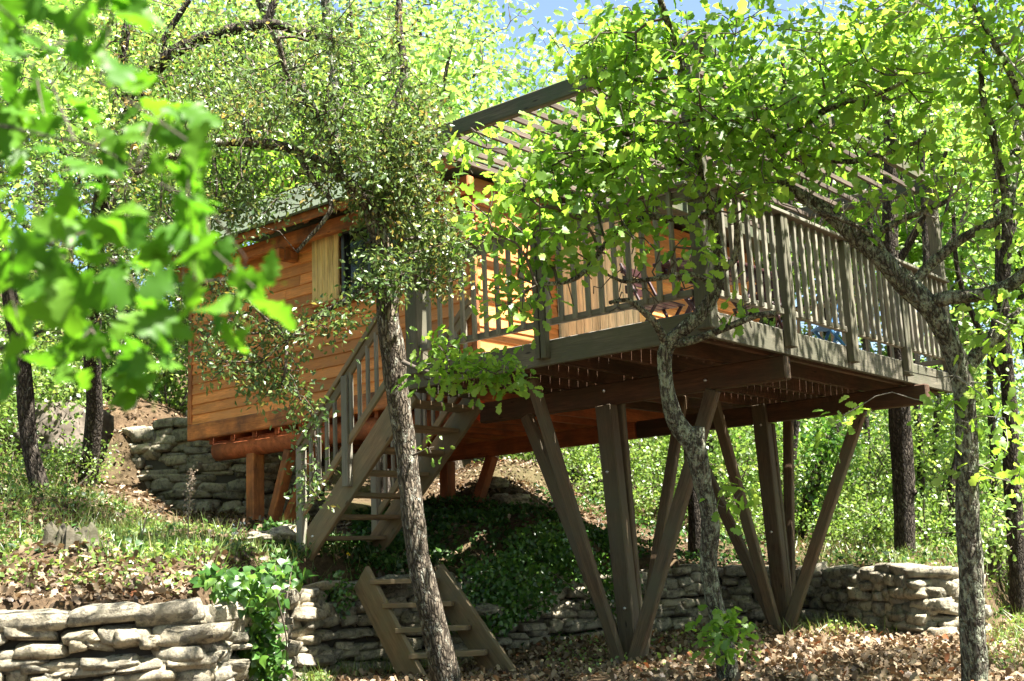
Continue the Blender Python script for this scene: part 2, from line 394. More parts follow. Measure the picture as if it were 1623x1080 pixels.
IVY_T = leaf_template([0, .02, .22, .5, 1], [.02, .30, .44, .30, .02], .2, .25)
GRASS_T = leaf_template([0, .5, 1], [.02, .016, .003], .1, .35)
def unit(v): return v / np.maximum(np.linalg.norm(v, axis=-1, keepdims=True), 1e-9)
def leaf_frames(n, up_bias=1.1, droop=.3, r=rng):
    nr = unit(r.normal(size=(n, 3)) + np.array([0, 0, up_bias]))
    ax = r.normal(size=(n, 3)); ax[:, 2] -= droop
    ax = unit(ax - nr * (ax * nr).sum(1, keepdims=True))
    return ax, nr
def leaves_mesh(name, pos, ax, nr, size, T, mat, rnd):
    Vt, Ft = T; n = len(pos)
    sx = np.cross(ax, nr)
    V = (pos[:, None, :] + size[:, None, None] * (Vt[None, :, 0:1] * sx[:, None, :] + Vt[None, :, 1:2] * ax[:, None, :] + Vt[None, :, 2:3] * nr[:, None, :])).reshape(-1, 3)
    F = (Ft[None] + (np.arange(n) * len(Vt))[:, None, None]).reshape(-1, 3)
    return mesh_np(name, V, F, mat, False, np.repeat(rnd, len(Ft)))
def tube(pts, rad, sides, rough=0.0, seed=0):
    pts = np.asarray(pts, float); rad = np.asarray(rad, float); n = len(pts)
    tan = unit(np.gradient(pts, axis=0))
    ref = np.array([0.31, 0.2, .93]); ref2 = np.array([1., .1, 0])
    a = np.cross(tan, ref); bad = np.linalg.norm(a, axis=1) < .25; a[bad] = np.cross(tan[bad], ref2)
    a = unit(a)
    for i in range(1, n):                       # keep the rings from twisting
        b = a[i - 1] - tan[i] * (a[i - 1] @ tan[i])
        if np.linalg.norm(b) > 1e-3: a[i] = b / np.linalg.norm(b)
    b = np.cross(tan, a)
    th = np.linspace(0, 2 * np.pi, sides, endpoint=False)
    R = np.repeat(rad[:, None], sides, 1)
    if rough:
        for i in range(n):
            for j in range(sides):
                q = Vector((pts[i, 0] * 3 + math.cos(th[j]) * 1.2 + seed, pts[i, 1] * 3 + math.sin(th[j]) * 1.2, pts[i, 2] * 3))
                R[i, j] *= 1 + rough * (noise.noise(q) + .5 * noise.noise(q * 3.1))
    V = pts[:, None] + R[..., None] * (np.cos(th)[None, :, None] * a[:, None] + np.sin(th)[None, :, None] * b[:, None])
    I = np.arange(n * sides).reshape(n, sides); J = np.roll(I, -1, 1)
    F = np.column_stack([I[:-1].ravel(), J[:-1].ravel(), J[1:].ravel(), I[1:].ravel()])
    V = V.reshape(-1, 3)
    return V, F
def smooth_path(pts, rad, step=.08):
    pts = np.asarray(pts, float); rad = np.asarray(rad, float)
    P = np.vstack([2 * pts[0] - pts[1], pts, 2 * pts[-1] - pts[-2]])
    out, ro = [], []
    for i in range(len(pts) - 1):
        p0, p1, p2, p3 = P[i:i + 4]; k = max(2, int(np.linalg.norm(p2 - p1) / step))
        for t in np.arange(k) / k:
            out.append(.5 * (2 * p1 + (p2 - p0) * t + (2 * p0 - 5 * p1 + 4 * p2 - p3) * t * t + (3 * p1 - p0 - 3 * p2 + p3) * t ** 3))
            ro.append(rad[i] * (1 - t) + rad[i + 1] * t)
    out.append(pts[-1]); ro.append(rad[-1])
    return np.array(out), np.array(ro)
def join(parts):
    Vs, Fs, n = [], [], 0
    for V, F in parts: Vs.append(V); Fs.append(F + n); n += len(V)
    return np.vstack(Vs), np.vstack(Fs)
def grow(mains, targets, bf=.35, r_tip=.0035, jit=.12, r=rng, rmax=.03):
    """join every target point to the nearest branch point, nearest first; returns tubes of the twigs"""
    nodes = np.vstack([m[0] for m in mains]); 
    par = [-1] * len(nodes); plen = list(np.zeros(len(nodes))); n0 = len(nodes)
    nodes = [*nodes]; T = np.asarray(targets); N_ = len(T)
    A = np.array(nodes)
    d = np.sqrt(((T[:, None] - A[None]) ** 2).sum(2)); near = d.argmin(1); cost = d.min(1)
    left = np.ones(N_, bool)
    for _ in range(N_):
        i = int(np.argmin(np.where(left, cost, 1e9))); left[i] = False
        p = near[i]; a = nodes[p]; b = T[i]; L = np.linalg.norm(b - a)
        k = max(1, int(L / .14)); prev = p; new = []
        for s in range(1, k + 1):
            t = s / k; q = a + (b - a) * t
            if s < k: q = q + r.normal(size=3) * jit * L * .35 * math.sin(math.pi * t) + np.array([0, 0, .12 * L * math.sin(math.pi * t)])
            nodes.append(q); par.append(prev); plen.append(plen[prev] + L / k); prev = len(nodes) - 1; new.append(prev)
        for nn in new:
            c = np.sqrt(((T - nodes[nn]) ** 2).sum(1)) + bf * plen[nn]
            m = left & (c < cost); cost[m] = c[m]; near[m] = nn
    n = len(nodes); cnt = np.zeros(n); kids = [[] for _ in range(n)]
    for i in range(n - 1, n0 - 1, -1):
        cnt[i] = max(1, cnt[i]); cnt[par[i]] += cnt[i]; kids[par[i]].append(i)
    rad = np.minimum(r_tip * np.maximum(cnt, 1) ** .45, rmax)
    parts = []
    starts = [(par[i], i) for i in range(n0, n) if par[i] < n0]
    while starts:
        p, i = starts.pop(); chain = [p, i]; rr = [rad[i], rad[i]]
        while kids[i]:
            ks = sorted(kids[i], key=lambda k: -cnt[k])
            for k in ks[1:]: starts.append((i, k))
            i = ks[0]; chain.append(i); rr.append(rad[i])
        parts.append(tube([nodes[c] for c in chain], rr, 5))
    return join(parts) if parts else None
def blobs_to_points(blobs, r=rng):
    out = []
    for px, py, d, rx, ry, rd, n in blobs:
        u = unit(r.normal(size=(n, 3))) * (r.random((n, 1)) ** .45)
        for a, b, c in u: out.append(dep(px + a * rx, py + b * ry, d + c * rd))
    return np.array(out)
def build_tree(name, label, cat, mains, targets, per, lsize, T, lmat, bark, group=None, spread=.09, sides=14, rough=.14, up=1.1, twig=None, own_leaves=0, step=.07, r_tip=.0035, rmax=.03, foot=None, bare=None):
    """mains: list of (points, radii), the trunk first; targets: leaf cluster centres"""
    base = np.asarray(foot if foot is not None else mains[0][0][0], float)
    root = empty(name, base, label, cat, group)
    sm = [smooth_path(p, r_, step) for p, r_ in mains]
    V, F = tube(sm[0][0] - base, sm[0][1], sides, rough, len(name)); new_obj('trunk', mesh_np('trunk', V, F, bark, True), root)
    for p, r_ in sm[1:]:
        V, F = tube(p - base, r_, max(7, sides - 5), rough, 3); new_obj('limb', mesh_np('limb', V, F, bark, True), root)
    if len(targets):
        g = grow(sm, targets if bare is None else np.vstack([targets, bare]), r_tip=r_tip, rmax=rmax)
        if g is not None: new_obj('twigs', mesh_np('twigs', g[0] - base, g[1], twig or M_TWIG, True), root)['kind'] = 'stuff'
        n = len(targets) * per
        pos = np.repeat(targets, per, 0) + rng.normal(size=(n, 3)) * spread
        ax, nr = leaf_frames(n, up)
        out = unit(pos - np.repeat(targets, per, 0)); ax = unit(ax + .9 * out); nr = unit(nr - ax * (nr * ax).sum(1, keepdims=True))
        sz = rng.uniform(*lsize, n)
        rnd = np.clip(np.repeat(rng.normal(.45, .2, len(targets)), per) + rng.normal(0, .13, n), 0, 1)
        if own_leaves:
            dd = (pos - CAM) @ FWD; pick = np.argsort(dd / sz)[:own_leaves * 2][::2]
            variants = [leaf_variant(T, lmat, k) for k in range(6)]
            for q in pick:
                put('leaf', variants[int(rng.integers(6))], root, frame_matrix(pos[q], ax[q], nr[q], sz[q]))
            keep = np.ones(n, bool); keep[pick] = False
            pos, ax, nr, sz, rnd = pos[keep], ax[keep], nr[keep], sz[keep], rnd[keep]
        c = new_obj('crown', leaves_mesh('crown', pos - base, ax, nr, sz, T, lmat, rnd), root); c['kind'] = 'stuff'
    return root
_lv = {}
def leaf_variant(T, mat, k):
    key = (id(T), mat.name, k)
    if key not in _lv:
        r = np.random.default_rng(k); V, F = T; V = V.copy(); V[:, 2] *= r.uniform(.3, 2.2); V[:, 0] *= r.uniform(.85, 1.15); V[:, 2] += .12 * np.sin(V[:, 1] * 5 + k) * np.abs(V[:, 0]) * 3
        _lv[key] = mesh_np('leaf', V, F, mat, True, np.full(len(F), .1 + .14 * k))
    return _lv[key]
def frame_matrix(p, ax, nr, s):
    sx = np.cross(ax, nr)
    return Matrix([[sx[i] * s, ax[i] * s, nr[i] * s, p[i]] for i in range(3)] + [[0, 0, 0, 1]])
def px_path(lst):   # (x, y, depth, radius in photo pixels)
    return np.array([dep(x, y, d) for x, y, d, r_ in lst]), np.array([r_ * d / F_PX for x, y, d, r_ in lst])

# ------------------------------------------------------------------ dry stone walls
def stone_variant(k, flat=False):
    r = np.random.default_rng(100 + k)
    n = 5; g = np.linspace(-1, 1, n); V, idx, F = [], {}, []
    def vid(i, j, l):
        if (i, j, l) not in idx: idx[(i, j, l)] = len(V); V.append((g[i], g[j], g[l]))
        return idx[(i, j, l)]
    for a in range(n - 1):
        for b in range(n - 1):
            for s in (0, n - 1):
                for ax in range(3):
                    q = []
                    for da, db in ((0, 0), (1, 0), (1, 1), (0, 1)):
                        c = [0, 0, 0]; c[ax] = s; c[(ax + 1) % 3] = a + da; c[(ax + 2) % 3] = b + db; q.append(vid(*c))
                    F.append(q if s else q[::-1])
    V = np.array(V, float)
    p = r.uniform(9.0, 18); V = V / (np.sum(np.abs(V) ** p, 1, keepdims=True) ** (1 / p))
    sk = r.normal(0, .09, (3, 3)); np.fill_diagonal(sk, 1); V = V @ sk
    off = r.uniform(0, 100, 3)
    for i, v in enumerate(V):
        q = Vector(v * 1.1 + off); V[i] *= 1 + .16 * noise.noise(q) + .12 * noise.noise(q * 2.7)
    for _ in range(9):                      # chipped faces
        nn = unit(r.normal(size=3) * np.array([1, 1, 1.2])); d_ = (V @ nn).max() * r.uniform(.80, .97); ex = V @ nn - d_
        V = V - np.where(ex > 0, ex, 0)[:, None] * nn
    V /= np.abs(V).max(0) * 2
    me = mesh_np('stone', V, np.array(F), M_STONE, False)
    return me
STONES = [stone_variant(k) for k in range(26)]
def wall_run(line, parent, base_fn, top_fn, hr, wr, depth=.3, seed=1, batter=.08, rows_from=0, proud=.05, cap=0.0):
    """lay courses of single stones along a plan line; front is on the right-hand (camera) side of its direction"""
    r = np.random.default_rng(seed)
    seg = np.diff(line, axis=0); L = np.hypot(seg[:, 0], seg[:, 1]); S = np.concatenate([[0], np.cumsum(L)])
    def pos(s):
        i = int(np.clip(np.searchsorted(S, s) - 1, 0, len(seg) - 1)); t = (s - S[i]) / L[i]
        u = seg[i] / L[i]; return line[i] + seg[i] * t, u, np.array([u[1], -u[0]])
    n_st = 0
    # rows share a wavy base line; heights vary along the run
    zoff = 0.0; row = 0
    hmax = max(top_fn(s) - base_fn(s) for s in np.linspace(0, S[-1], 30))
    while zoff < hmax:
        h = r.uniform(*hr); s = r.uniform(-.2, 0)
        ph = r.uniform(0, 6); wr_ = wr
        if cap and hmax - zoff < cap * 1.35: h = cap * r.uniform(.9, 1.05); wr_ = (wr[0] * 1.8, wr[1] * 1.4)
        small = (r.random() < .25)
        while s < S[-1]:
            w = r.uniform(*wr_) * (1.35 if r.random() < .15 else 1)
            sc = s + w / 2
            if 0 <= sc <= S[-1]:
                hh = h * r.uniform(.9, 1.28); zz = base_fn(sc) - .05 + zoff + .03 * math.sin(sc * 2.3 + ph) + r.normal(0, .008)
                top = top_fn(sc)
                if zz + hh * .5 < top + .02:
                    last = zz + 1.5 * h > top
                    if last and cap: hh = max(hh, min(cap, top - zz + .04))
                    p, u, nrm = pos(sc)
                    out = r.normal(0, proud * .5) - batter * (zz - base_fn(sc)) + .02
                    c = p + nrm * (out - depth / 2)
                    ang = math.atan2(u[1], u[0]) + r.normal(0, .09)
                    M = Matrix.Translation((c[0], c[1], zz + hh / 2)) @ Matrix.Rotation(ang, 4, 'Z') @ Matrix.Rotation(float(np.clip(r.normal(0, .013) / w, -.12, .12)), 4, 'Y') @ Matrix.Rotation(r.normal(0, .11), 4, 'X')
                    fl = Matrix.Diagonal((w * 1.14 * (1 if r.random() < .5 else -1), depth, hh * 1.36, 1))
                    put('stone', STONES[int(r.integers(len(STONES)))], parent, M @ fl); n_st += 1
            s += w + r.uniform(-.005, .014)
        zoff += h * .97; row += 1
    nch = int(S[-1] * hmax * 16)
    for _ in range(nch):                    # small stones wedged between the big ones
        sc = r.uniform(0, S[-1]); b0, t0 = base_fn(sc), top_fn(sc); zz = r.uniform(b0, max(b0 + .05, t0 - .10)); p, u, nrm = pos(sc)
        c = p + nrm * (-.115 + r.uniform(0, .035) - batter * (zz - b0)); hh = r.uniform(.035, .08) * (1.0 if depth > .31 else .9)
        M = Matrix.Translation((c[0], c[1], zz)) @ Matrix.Rotation(math.atan2(u[1], u[0]) + r.normal(0, .25), 4, 'Z') @ Matrix.Rotation(r.normal(0, .3), 4, 'Y')
        put('stone', STONES[int(r.integers(len(STONES)))], parent, M @ Matrix.Diagonal((hh * r.uniform(1.2, 2.6), .16, hh, 1)))
    # earth core behind the stones
    ss = np.linspace(0, S[-1], 40); V = []; F = []
    for i, s in enumerate(ss):
        p, u, nrm = pos(s); q = p - nrm * .12; q2 = p - nrm * .34
        b, t = base_fn(s) - .3, top_fn(s) - .07
        for a, z in ((q, b), (q, t), (q2, t), (q2, b)): V.append((a[0], a[1], z))
        if i:
            k = 4 * i
            for j in range(3): F.append((k - 4 + j, k - 3 + j, k + 1 + j, k + j))
    F.append((0, 1, 2, 3)); F.append((len(V) - 4, len(V) - 1, len(V) - 2, len(V) - 3))
    V = np.array(V) - np.array(parent.location)
    new_obj('wall_core', mesh_np('wall_core', V, np.array(F), M_CORE), parent)
    return n_st
def sub_line(i0, i1, n=None):
    return WALL[i0:i1 + 1]
def seg_fns(line, top_z):
    S = np.concatenate([[0], np.cumsum(np.hypot(*np.diff(line, axis=0).T))])
    low = idw(LO_C, np.column_stack([np.interp(np.linspace(0, S[-1], 40), S, line[:, k]) for k in (0, 1)]))
    b = lambda s: float(np.interp(s, np.linspace(0, S[-1], 40), low))
    t = (lambda s: float(np.interp(s, S, top_z))) if len(np.atleast_1d(top_z)) > 1 else (lambda s: float(top_z))
    return b, t
# near wall at the lower left
ln = sub_line(1, 6); w1 = empty('dry_stone_wall', (ln[2][0], ln[2][1], .1), 'pale dry stone wall of long flat stones nearest the camera below the stump', 'stone wall')
b, t = seg_fns(ln, [1.03, 1.03, 1.05, 1.05, 1.05, 1.05]); c1 = wall_run(ln, w1, lambda s: max(b(s), .40), t, (.04, .075), (.09, .32), .34, 11, .06, 0, .06, .09)
# wall behind the ladder and under the deck
ln = sub_line(6, 13); w2 = empty('dry_stone_wall', (ln[1][0], ln[1][1], .2), 'shaded mossy dry stone retaining wall behind the short wooden steps and under the deck', 'stone wall')
b, t = seg_fns(ln, [1.05, 1.08, 1.08, 1.06, 1.08, 1.06, 1.04, 1.04]); c2 = wall_run(ln, w2, b, t, (.065, .11), (.15, .36), .3, 12, .05, 0, .05)
# low wall on the right
ln = sub_line(13, 19); w3 = empty('dry_stone_wall', (ln[2][0], ln[2][1], .3), 'low creamy dry stone wall between the far deck legs and the forked oak', 'stone wall')
b, t = seg_fns(ln, [1.04, 1.02, .98, .97, .96, .95, .93]); c3 = wall_run(ln, w3, b, t, (.06, .105), (.12, .32), .3, 13, .05, 0, .06, .11)
# wall on the slope behind the cabin
ln = np.array([plan(120, 17.4), plan(200, 16.4), plan(300, 15.9), plan(400, 15.8), plan(520, 16.2)]); w4 = empty('dry_stone_wall', (ln[2][0], ln[2][1], 2.0), 'high dry stone wall on the slope behind the far cabin posts', 'stone wall')
S4 = np.concatenate([[0], np.cumsum(np.hypot(*np.diff(ln, axis=0).T))])
z4b = [2.3, 2.02, 1.95, 1.88, 1.8]; z4t = [3.0, 3.3, 3.42, 3.3, 3.1]
c4 = wall_run(ln, w4, lambda s: float(np.interp(s, S4, z4b)), lambda s: float(np.interp(s, S4, z4t)), (.085, .14), (.2, .46), .32, 14, .08, 0, .06)
for w_ in (w1, w2, w3, w4): w_['kind'] = 'thing'
# earth behind the high wall
BW = ln

# ------------------------------------------------------------------ deck
deck = empty('wooden_deck', (1.2, 1.7, .27), 'raised weathered wooden deck with slatted railing and pergola on splayed timber legs', 'deck')
DT = 3.0
x = .0; k = 0
while x < 5.0:
    y1 = 3.17 if x < 2.3 else 2.1
    wood('deck_board', (x + .068, -.02, DT - .014), (x + .068, y1, DT - .014), .140, .028, M_BOARD, deck, c=.004); x += .145; k += 1
for y in np.arange(.12, 3.2, .44):
    wood('joist', (.03, y, DT - .12), (4.96, y, DT - .12), .05, .18, M_BEAM, deck, c=.004)
wood('fascia_board', (-.022, -.045, 2.885), (-.022, 3.19, 2.885), .042, .205, M_GREY, deck)
wood('fascia_board', (0.0, -.024, 2.883), (5.0, -.024, 2.883), .042, .205, M_GREY, deck)
wood('fascia_board', (5.02, -.04, 2.884), (5.02, 3.19, 2.884), .04, .2, M_GREY, deck)
wood('fascia_board', (0, 3.205, 2.884), (.98, 3.205, 2.884), .028, .2, M_GREY, deck)
for X, y0 in ((1.2, -.04), (3.98, -.15)):
    bm_ = wood('support_beam', (X, y0, 2.672), (X, 3.33, 2.672), .1, .2, M_BEAM, deck, c=.012)
def bolt(parent, p, d):
    M = Vector(d).to_track_quat('Z', 'Y').to_matrix().to_4x4(); M.translation = Vector(p)
    th = np.linspace(0, 2 * np.pi, 8, endpoint=False)
    V = [(math.cos(a) * .016, math.sin(a) * .016, 0) for a in th] + [(math.cos(a) * .011, math.sin(a) * .011, .012) for a in th]
    F = np.array([(i, (i + 1) % 8, 8 + (i + 1) % 8, 8 + i) for i in range(8)] + [(8, 9, 10, 11), (8, 11, 12, 15), (12, 13, 14, 15)])
    if 'bolt' not in bpy.data.meshes: mesh_np('bolt', np.array(V), F, M_STEEL)
    put('bolt', bpy.data.meshes['bolt'], parent, M)
def leg(p0, p1, w, h, side, bolts=()):
    o = wood('support_leg', p0, p1, w, h, M_LEG, deck, side, .01); return o
# near cluster of legs
B1 = Vector((1.2, 1.68, .2))
leg(B1 + Vector((-.0, .0, .06)), (1.18, 1.80, 2.572), .12, .175, (0, 1, 0)); leg(B1 + Vector((.08, -.02, .02)), (1.30, 1.75, 2.77), .06, .13, (0, 1, 0))
leg(B1 + Vector((-.115, .03, 0)), (.38, 2.02, 2.78), .07, .11, (0, 1, 0))
leg(B1 + Vector((-.0, .06, 0)), (1.13, 2.70, 2.572), .08, .12, (0, 1, 0))
leg(B1 + Vector((-.10, -.035, 0)), (1.17, .66, 2.572), .075, .125, (0, 1, 0))
leg(B1 + Vector((.09, .0, .02)), (2.62, 1.86, 2.77), .07, .11, (0, 1, 0))
bolt(deck, (1.127, 1.79, 2.36 - .4), (-1, 0, 0)); bolt(deck, (1.116, 1.68, .75), (-1, 0, 0)); bolt(deck, (1.148, 1.79, 2.70), (-1, 0, 0)); bolt(deck, (1.148, .72, 2.66), (-1, 0, 0))
# far cluster of legs
B2 = Vector((3.98, 1.63, .3))
leg(B2 + Vector((-.01, 0, 0)), (3.95, 1.70, 2.78), .11, .17, (0, 1, 0)); leg(B2 + Vector((.08, -.02, 0)), (4.06, 1.66, 2.572), .06, .11, (0, 1, 0))
leg(B2 + Vector((-.105, .03, 0)), (3.24, 1.86, 2.78), .07, .115, (0, 1, 0))
leg(B2 + Vector((0, .06, 0)), (3.93, 2.62, 2.572), .075, .12, (0, 1, 0))
leg(B2 + Vector((-.10, -.035, 0)), (3.95, .56, 2.572), .075, .12, (0, 1, 0))
leg(B2 + Vector((.09, 0, 0)), (4.8, 1.8, 2.77), .07, .11, (0, 1, 0))
bolt(deck, (3.895, 1.68, 2.55), (-1, 0, 0)); bolt(deck, (3.89, 1.66, 1.4), (-1, 0, 0))
# railing along the right side
rl = wood('railing', (.06, -.06, 3.985), (5.0, -.06, 3.985), .15, .032, M_RAIL, deck)
wood('rail', (.06, -.05, 3.905), (5.0, -.05, 3.905), .032, .09, M_RAIL, rl); wood('rail', (.06, -.05, 3.135), (5.0, -.05, 3.135), .045, .055, M_RAIL, rl)
posts_x = [1.21, 2.43, 3.70]
for px_ in posts_x:
    for dx in (-.033, .033): wood('railing_post', (px_ + dx, -.082, 2.835), (px_ + dx, -.082, 3.965), .05, .07, M_GREY, rl, (0, 1, 0))
X = .2
while X < 4.85:
    if min(abs(X - p) for p in posts_x) > .075: wood('baluster', (X, -.085, 3.11), (X, -.085, 3.955), .036, .036, M_RAIL, rl, (0, 1, 0), .004)
    X += .136
# railing along the front
rl = wood('railing', (-.06, .02, 3.985), (-.06, 3.1, 3.985), .15, .032, M_RAIL, deck); wood('rail', (-.05, .06, 3.905), (-.05, 2.95, 3.905), .032, .09, M_RAIL, rl)
wood('rail', (-.05, .06, 3.135), (-.05, 2.95, 3.135), .045, .055, M_RAIL, rl)
for dy in (-.033, .033): wood('railing_post', (-.082, 1.52 + dy, 2.83), (-.082, 1.52 + dy, 3.965), .07, .05, M_GREY, rl, (0, 1, 0))
Y = .2
while Y < 2.88:
    if abs(Y - 1.52) > .08: wood('baluster', (-.085, Y, 3.11), (-.085, Y, 3.955), .036, .036, M_RAIL, rl, (0, 1, 0), .004)
    Y += .137
# railing at the far end
rl = wood('railing', (5.05, .0, 3.985), (5.05, 2.1, 3.985), .15, .032, M_RAIL, deck); wood('rail', (5.05, .05, 3.135), (5.05, 2.1, 3.135), .045, .055, M_RAIL, rl)
for Y in np.arange(.2, 2.1, .136): wood('baluster', (5.06, Y, 3.11), (5.06, Y, 3.96), .036, .036, M_RAIL, rl, (0, 1, 0), .004)
# tall posts and pergola
pg = wood('pergola', (0, -.22, 5.125), (0, 3.1, 5.125), .075, .155, M_PERG, deck, c=.01)
for x_, y_, s_ in ((-.02, -.02, .13), (5.03, -.02, .11), (-.03, 3.02, .15), (2.3, .2, .0)):
    if s_: wood('pergola_post', (x_, y_, 2.84 if y_ < 1 else 2.9), (x_, y_, 5.05), s_, s_, M_GREY, pg, (0, 1, 0), .01)
wood('post_cap', (-.02, -.02, 3.845), (-.02, -.02, 3.875), .17, .17, M_GREY, pg, (0, 1, 0))
for X in (2.5, 5.03): wood('pergola_beam', (X, -.22, 5.125), (X, 3.1, 5.125), .075, .155, M_PERG, pg, c=.01)
wood('pergola_beam', (.04, -.05, 5.13), (2.46, -.05, 5.13), .06, .12, M_PERG, pg, c=.01); wood('pergola_beam', (2.54, -.05, 5.13), (4.99, -.05, 5.13), .06, .12, M_PERG, pg, c=.01)
for Y in np.arange(.14, 3.05, .215):
    wood('pergola_slat', (.04, Y, 5.085), (2.46, Y, 5.085), .03, .055, M_SLAT, pg); wood('pergola_slat', (2.54, Y, 5.085), (4.99, Y, 5.085), .03, .055, M_SLAT, pg)

# ------------------------------------------------------------------ cabin
cab = empty('wooden_cabin', (1.2, 6.0, 1.75), 'orange timber cabin with lapped board walls and grey board roof on posts behind the stairs', 'cabin')
def core(name, x0, x1, y0, y1, z0, z1, mat):
    return wood(name, ((x0 + x1) / 2, y0, (z0 + z1) / 2), ((x0 + x1) / 2, y1, (z0 + z1) / 2), x1 - x0, z1 - z0, mat, cab)
front = core('wall', 1.05, 1.12, 3.25, 7.98, 2.86, 5.12, M_SIDE); core('wall', 1.13, 5.0, 7.9, 7.97, 2.86, 5.12, M_SIDE); core('wall', 4.9, 4.97, 2.2, 7.88, 2.86, 5.6, M_SIDE)
sideA = core('wall', 1.13, 2.40, 3.25, 3.32, 3.02, 5.12, M_SIDE); wallU = core('wall', 2.41, 2.48, 2.15, 3.24, 3.02, 4.95, M_CREAM); sideB = core('wall', 2.49, 4.89, 2.15, 2.2, 3.02, 4.7, M_SIDE)
core('floor', 1.13, 4.98, 3.33, 7.89, 2.955, 2.985, M_LOG); core('floor', 2.49, 4.89, 2.21, 3.32, 2.957, 2.983, M_LOG)
WY0, WY1, WZ0, WZ1 = 4.25, 5.10, 4.17, 4.90
def plank(p0, p1, z, out, par, h=.155):
    """a lapped board: lower edge proud of the one below"""
    s = Vector((out[0] * -.13, out[1] * -.13, 1))
    return wood('plank', (p0[0], p0[1], z), (p1[0], p1[1], z), .024, h, M_SIDE, par, s, .004)
rr = random.Random(3)
z = 3.11
while z < 5.06:
    cuts = sorted([3.27, 7.97] + [rr.uniform(4.0, 7.2) for _ in range(2)])
    spans = [(a, b) for a, b in zip(cuts, cuts[1:]) if b - a > .02]
    if WZ0 - .09 < z < WZ1 + .08:
        sp2 = []
        for a, b in spans:
            if a < WY0 - .08: sp2.append((a, min(b, WY0 - .06)))
            if b > 5.66: sp2.append((max(a, 5.64), b))
        spans = sp2
    for a, b in spans: plank((1.028, a + .002, 0), (1.028, b - .002, 0), z, (-1, 0), front)
    z += .128
z = 3.10
while z < 5.05:
    plank((1.06, 3.232, 0), (2.38, 3.232, 0), z, (0, -1), sideA)
    if z < 4.66: plank((2.5, 2.132, 0), (4.9, 2.132, 0), z, (0, -1), sideB)
    z += .128
for i, Y in enumerate(np.arange(2.19, 3.22, .105)): wood('door_board', (2.396, Y, 3.01), (2.396, Y, 4.9), .1, .022, M_CREAM, wallU, (1, 0, 0), .004)
wood('rim_beam', (1.02, 3.2, 2.945), (1.02, 8.03, 2.945), .07, .2, M_RIM, cab, c=.012)
for (x_, y_) in ((1.02, 3.215), (1.02, 8.0), (2.40, 2.12)): wood('corner_board', (x_, y_, 3.05), (x_, y_, 5.05), .05, .075, M_RIM if x_ < 2 else M_PALE, cab, (0, 1, 0))
# window, shutter
win = wood('window', (.99, WY0, WZ0), (.99, WY1, WZ0), .07, .05, M_FRAME, cab)
wood('frame', (.99, WY0, WZ1), (.99, WY1, WZ1), .07, .05, M_FRAME, win); 
for y_ in (WY0, (WY0 + WY1) / 2, WY1): wood('frame', (.992, y_, WZ0 + .02), (.992, y_, WZ1 - .02), .05, .06, M_FRAME, win, (1, 0, 0))
wood('pane', (1.02, WY0 + .02, (WZ0 + WZ1) / 2), (1.02, WY1 - .02, (WZ0 + WZ1) / 2), .01, WZ1 - WZ0 - .02, M_GLASS, win)
wood('sill', (.97, WY0 - .08, WZ0 - .045), (.97, 5.62, WZ0 - .045), .10, .035, M_RIM, win)
sh = wood('shutter', (.985, 5.16, WZ0 + .1), (.985, 5.60, WZ0 + .1), .02, .08, M_PALE, cab)
for i, Y in enumerate(np.arange(5.205, 5.6, .089)): wood('shutter_board', (.962, Y, WZ0 - .02), (.962, Y, WZ1 + .06), .086, .024, M_PALE, sh, (1, 0, 0), .003)
# eaves: purlin, brackets, rafters, soffit, roof boards
wood('purlin', (.84, 3.05, 4.94), (.84, 8.2, 4.94), .1, .16, M_RIM, cab, c=.012)
for Y in (3.5, 4.3, 5.95, 7.6):
    wood('bracket', (1.0, Y, 4.78), (.72, Y, 4.78), .1, .12, M_RIM, cab); wood('bracket', (.84, Y, 4.72), (.84, Y, 4.86), .09, .12, M_RIM, cab, (0, 1, 0))
slope = Vector((1.0, 0, .82)).normalized(); rn = Vector((-slope.z, 0, slope.x))
E0 = Vector((.55, 0, 4.99)); RY0, RY1 = 4.55, 8.32
for Y in np.arange(RY0 + .15, RY1, .6): wood('rafter', E0 + Vector((.03, Y, .02)), E0 + slope * .95 + Vector((0, Y, .02)), .06, .09, M_RIM, cab)
roof = wood('roof', E0 + Vector((.04, RY0 + .03, 0)) + slope * .48 + rn * .08, E0 + Vector((.04, RY1 - .03, 0)) + slope * .48 + rn * .08, .98, .02, M_RIM, cab, rn)
wood('eaves_board', E0 + Vector((-.012, RY0, .03)), E0 + Vector((-.012, RY1, .03)), .024, .10, M_RIM, cab)
for i in range(5):
    p = E0 + slope * (.08 + .2 * i) + rn * .125
    wood('roof_board', p + Vector((0, RY0 - .03, 0)), p + Vector((0, RY1 + .03, 0)), .235, .03, M_ROOF, roof, rn + slope * -.12, .005)
T0 = E0 + slope * 1.02
for i in range(16):
    p = T0 + Vector((.12 + .225 * i, 0, .06 + .012 * i)); wood('roof_board', p + Vector((0, RY0 - .03, 0)), p + Vector((0, RY1 + .03, 0)), .24, .03, M_ROOF, roof, (-.1, 0, 1), .005)
wood('gable_wall', (1.3, RY0 + .06, 5.35), (4.9, RY0 + .06, 5.35), .04, .6, M_SIDE, cab)
for i in range(18):
    p = Vector((.62 + .235 * i, 0, 5.16 + .006 * i)); wood('roof_board', p + Vector((0, 2.98, 0)), p + Vector((0, RY0 - .04, 0)), .25, .03, M_ROOF, roof, (-.06, 0, 1), .005)
wood('eaves_board', (.53, 2.97, 5.08), (.53, RY0 - .02, 5.08), .024, .13, M_RIM, cab)
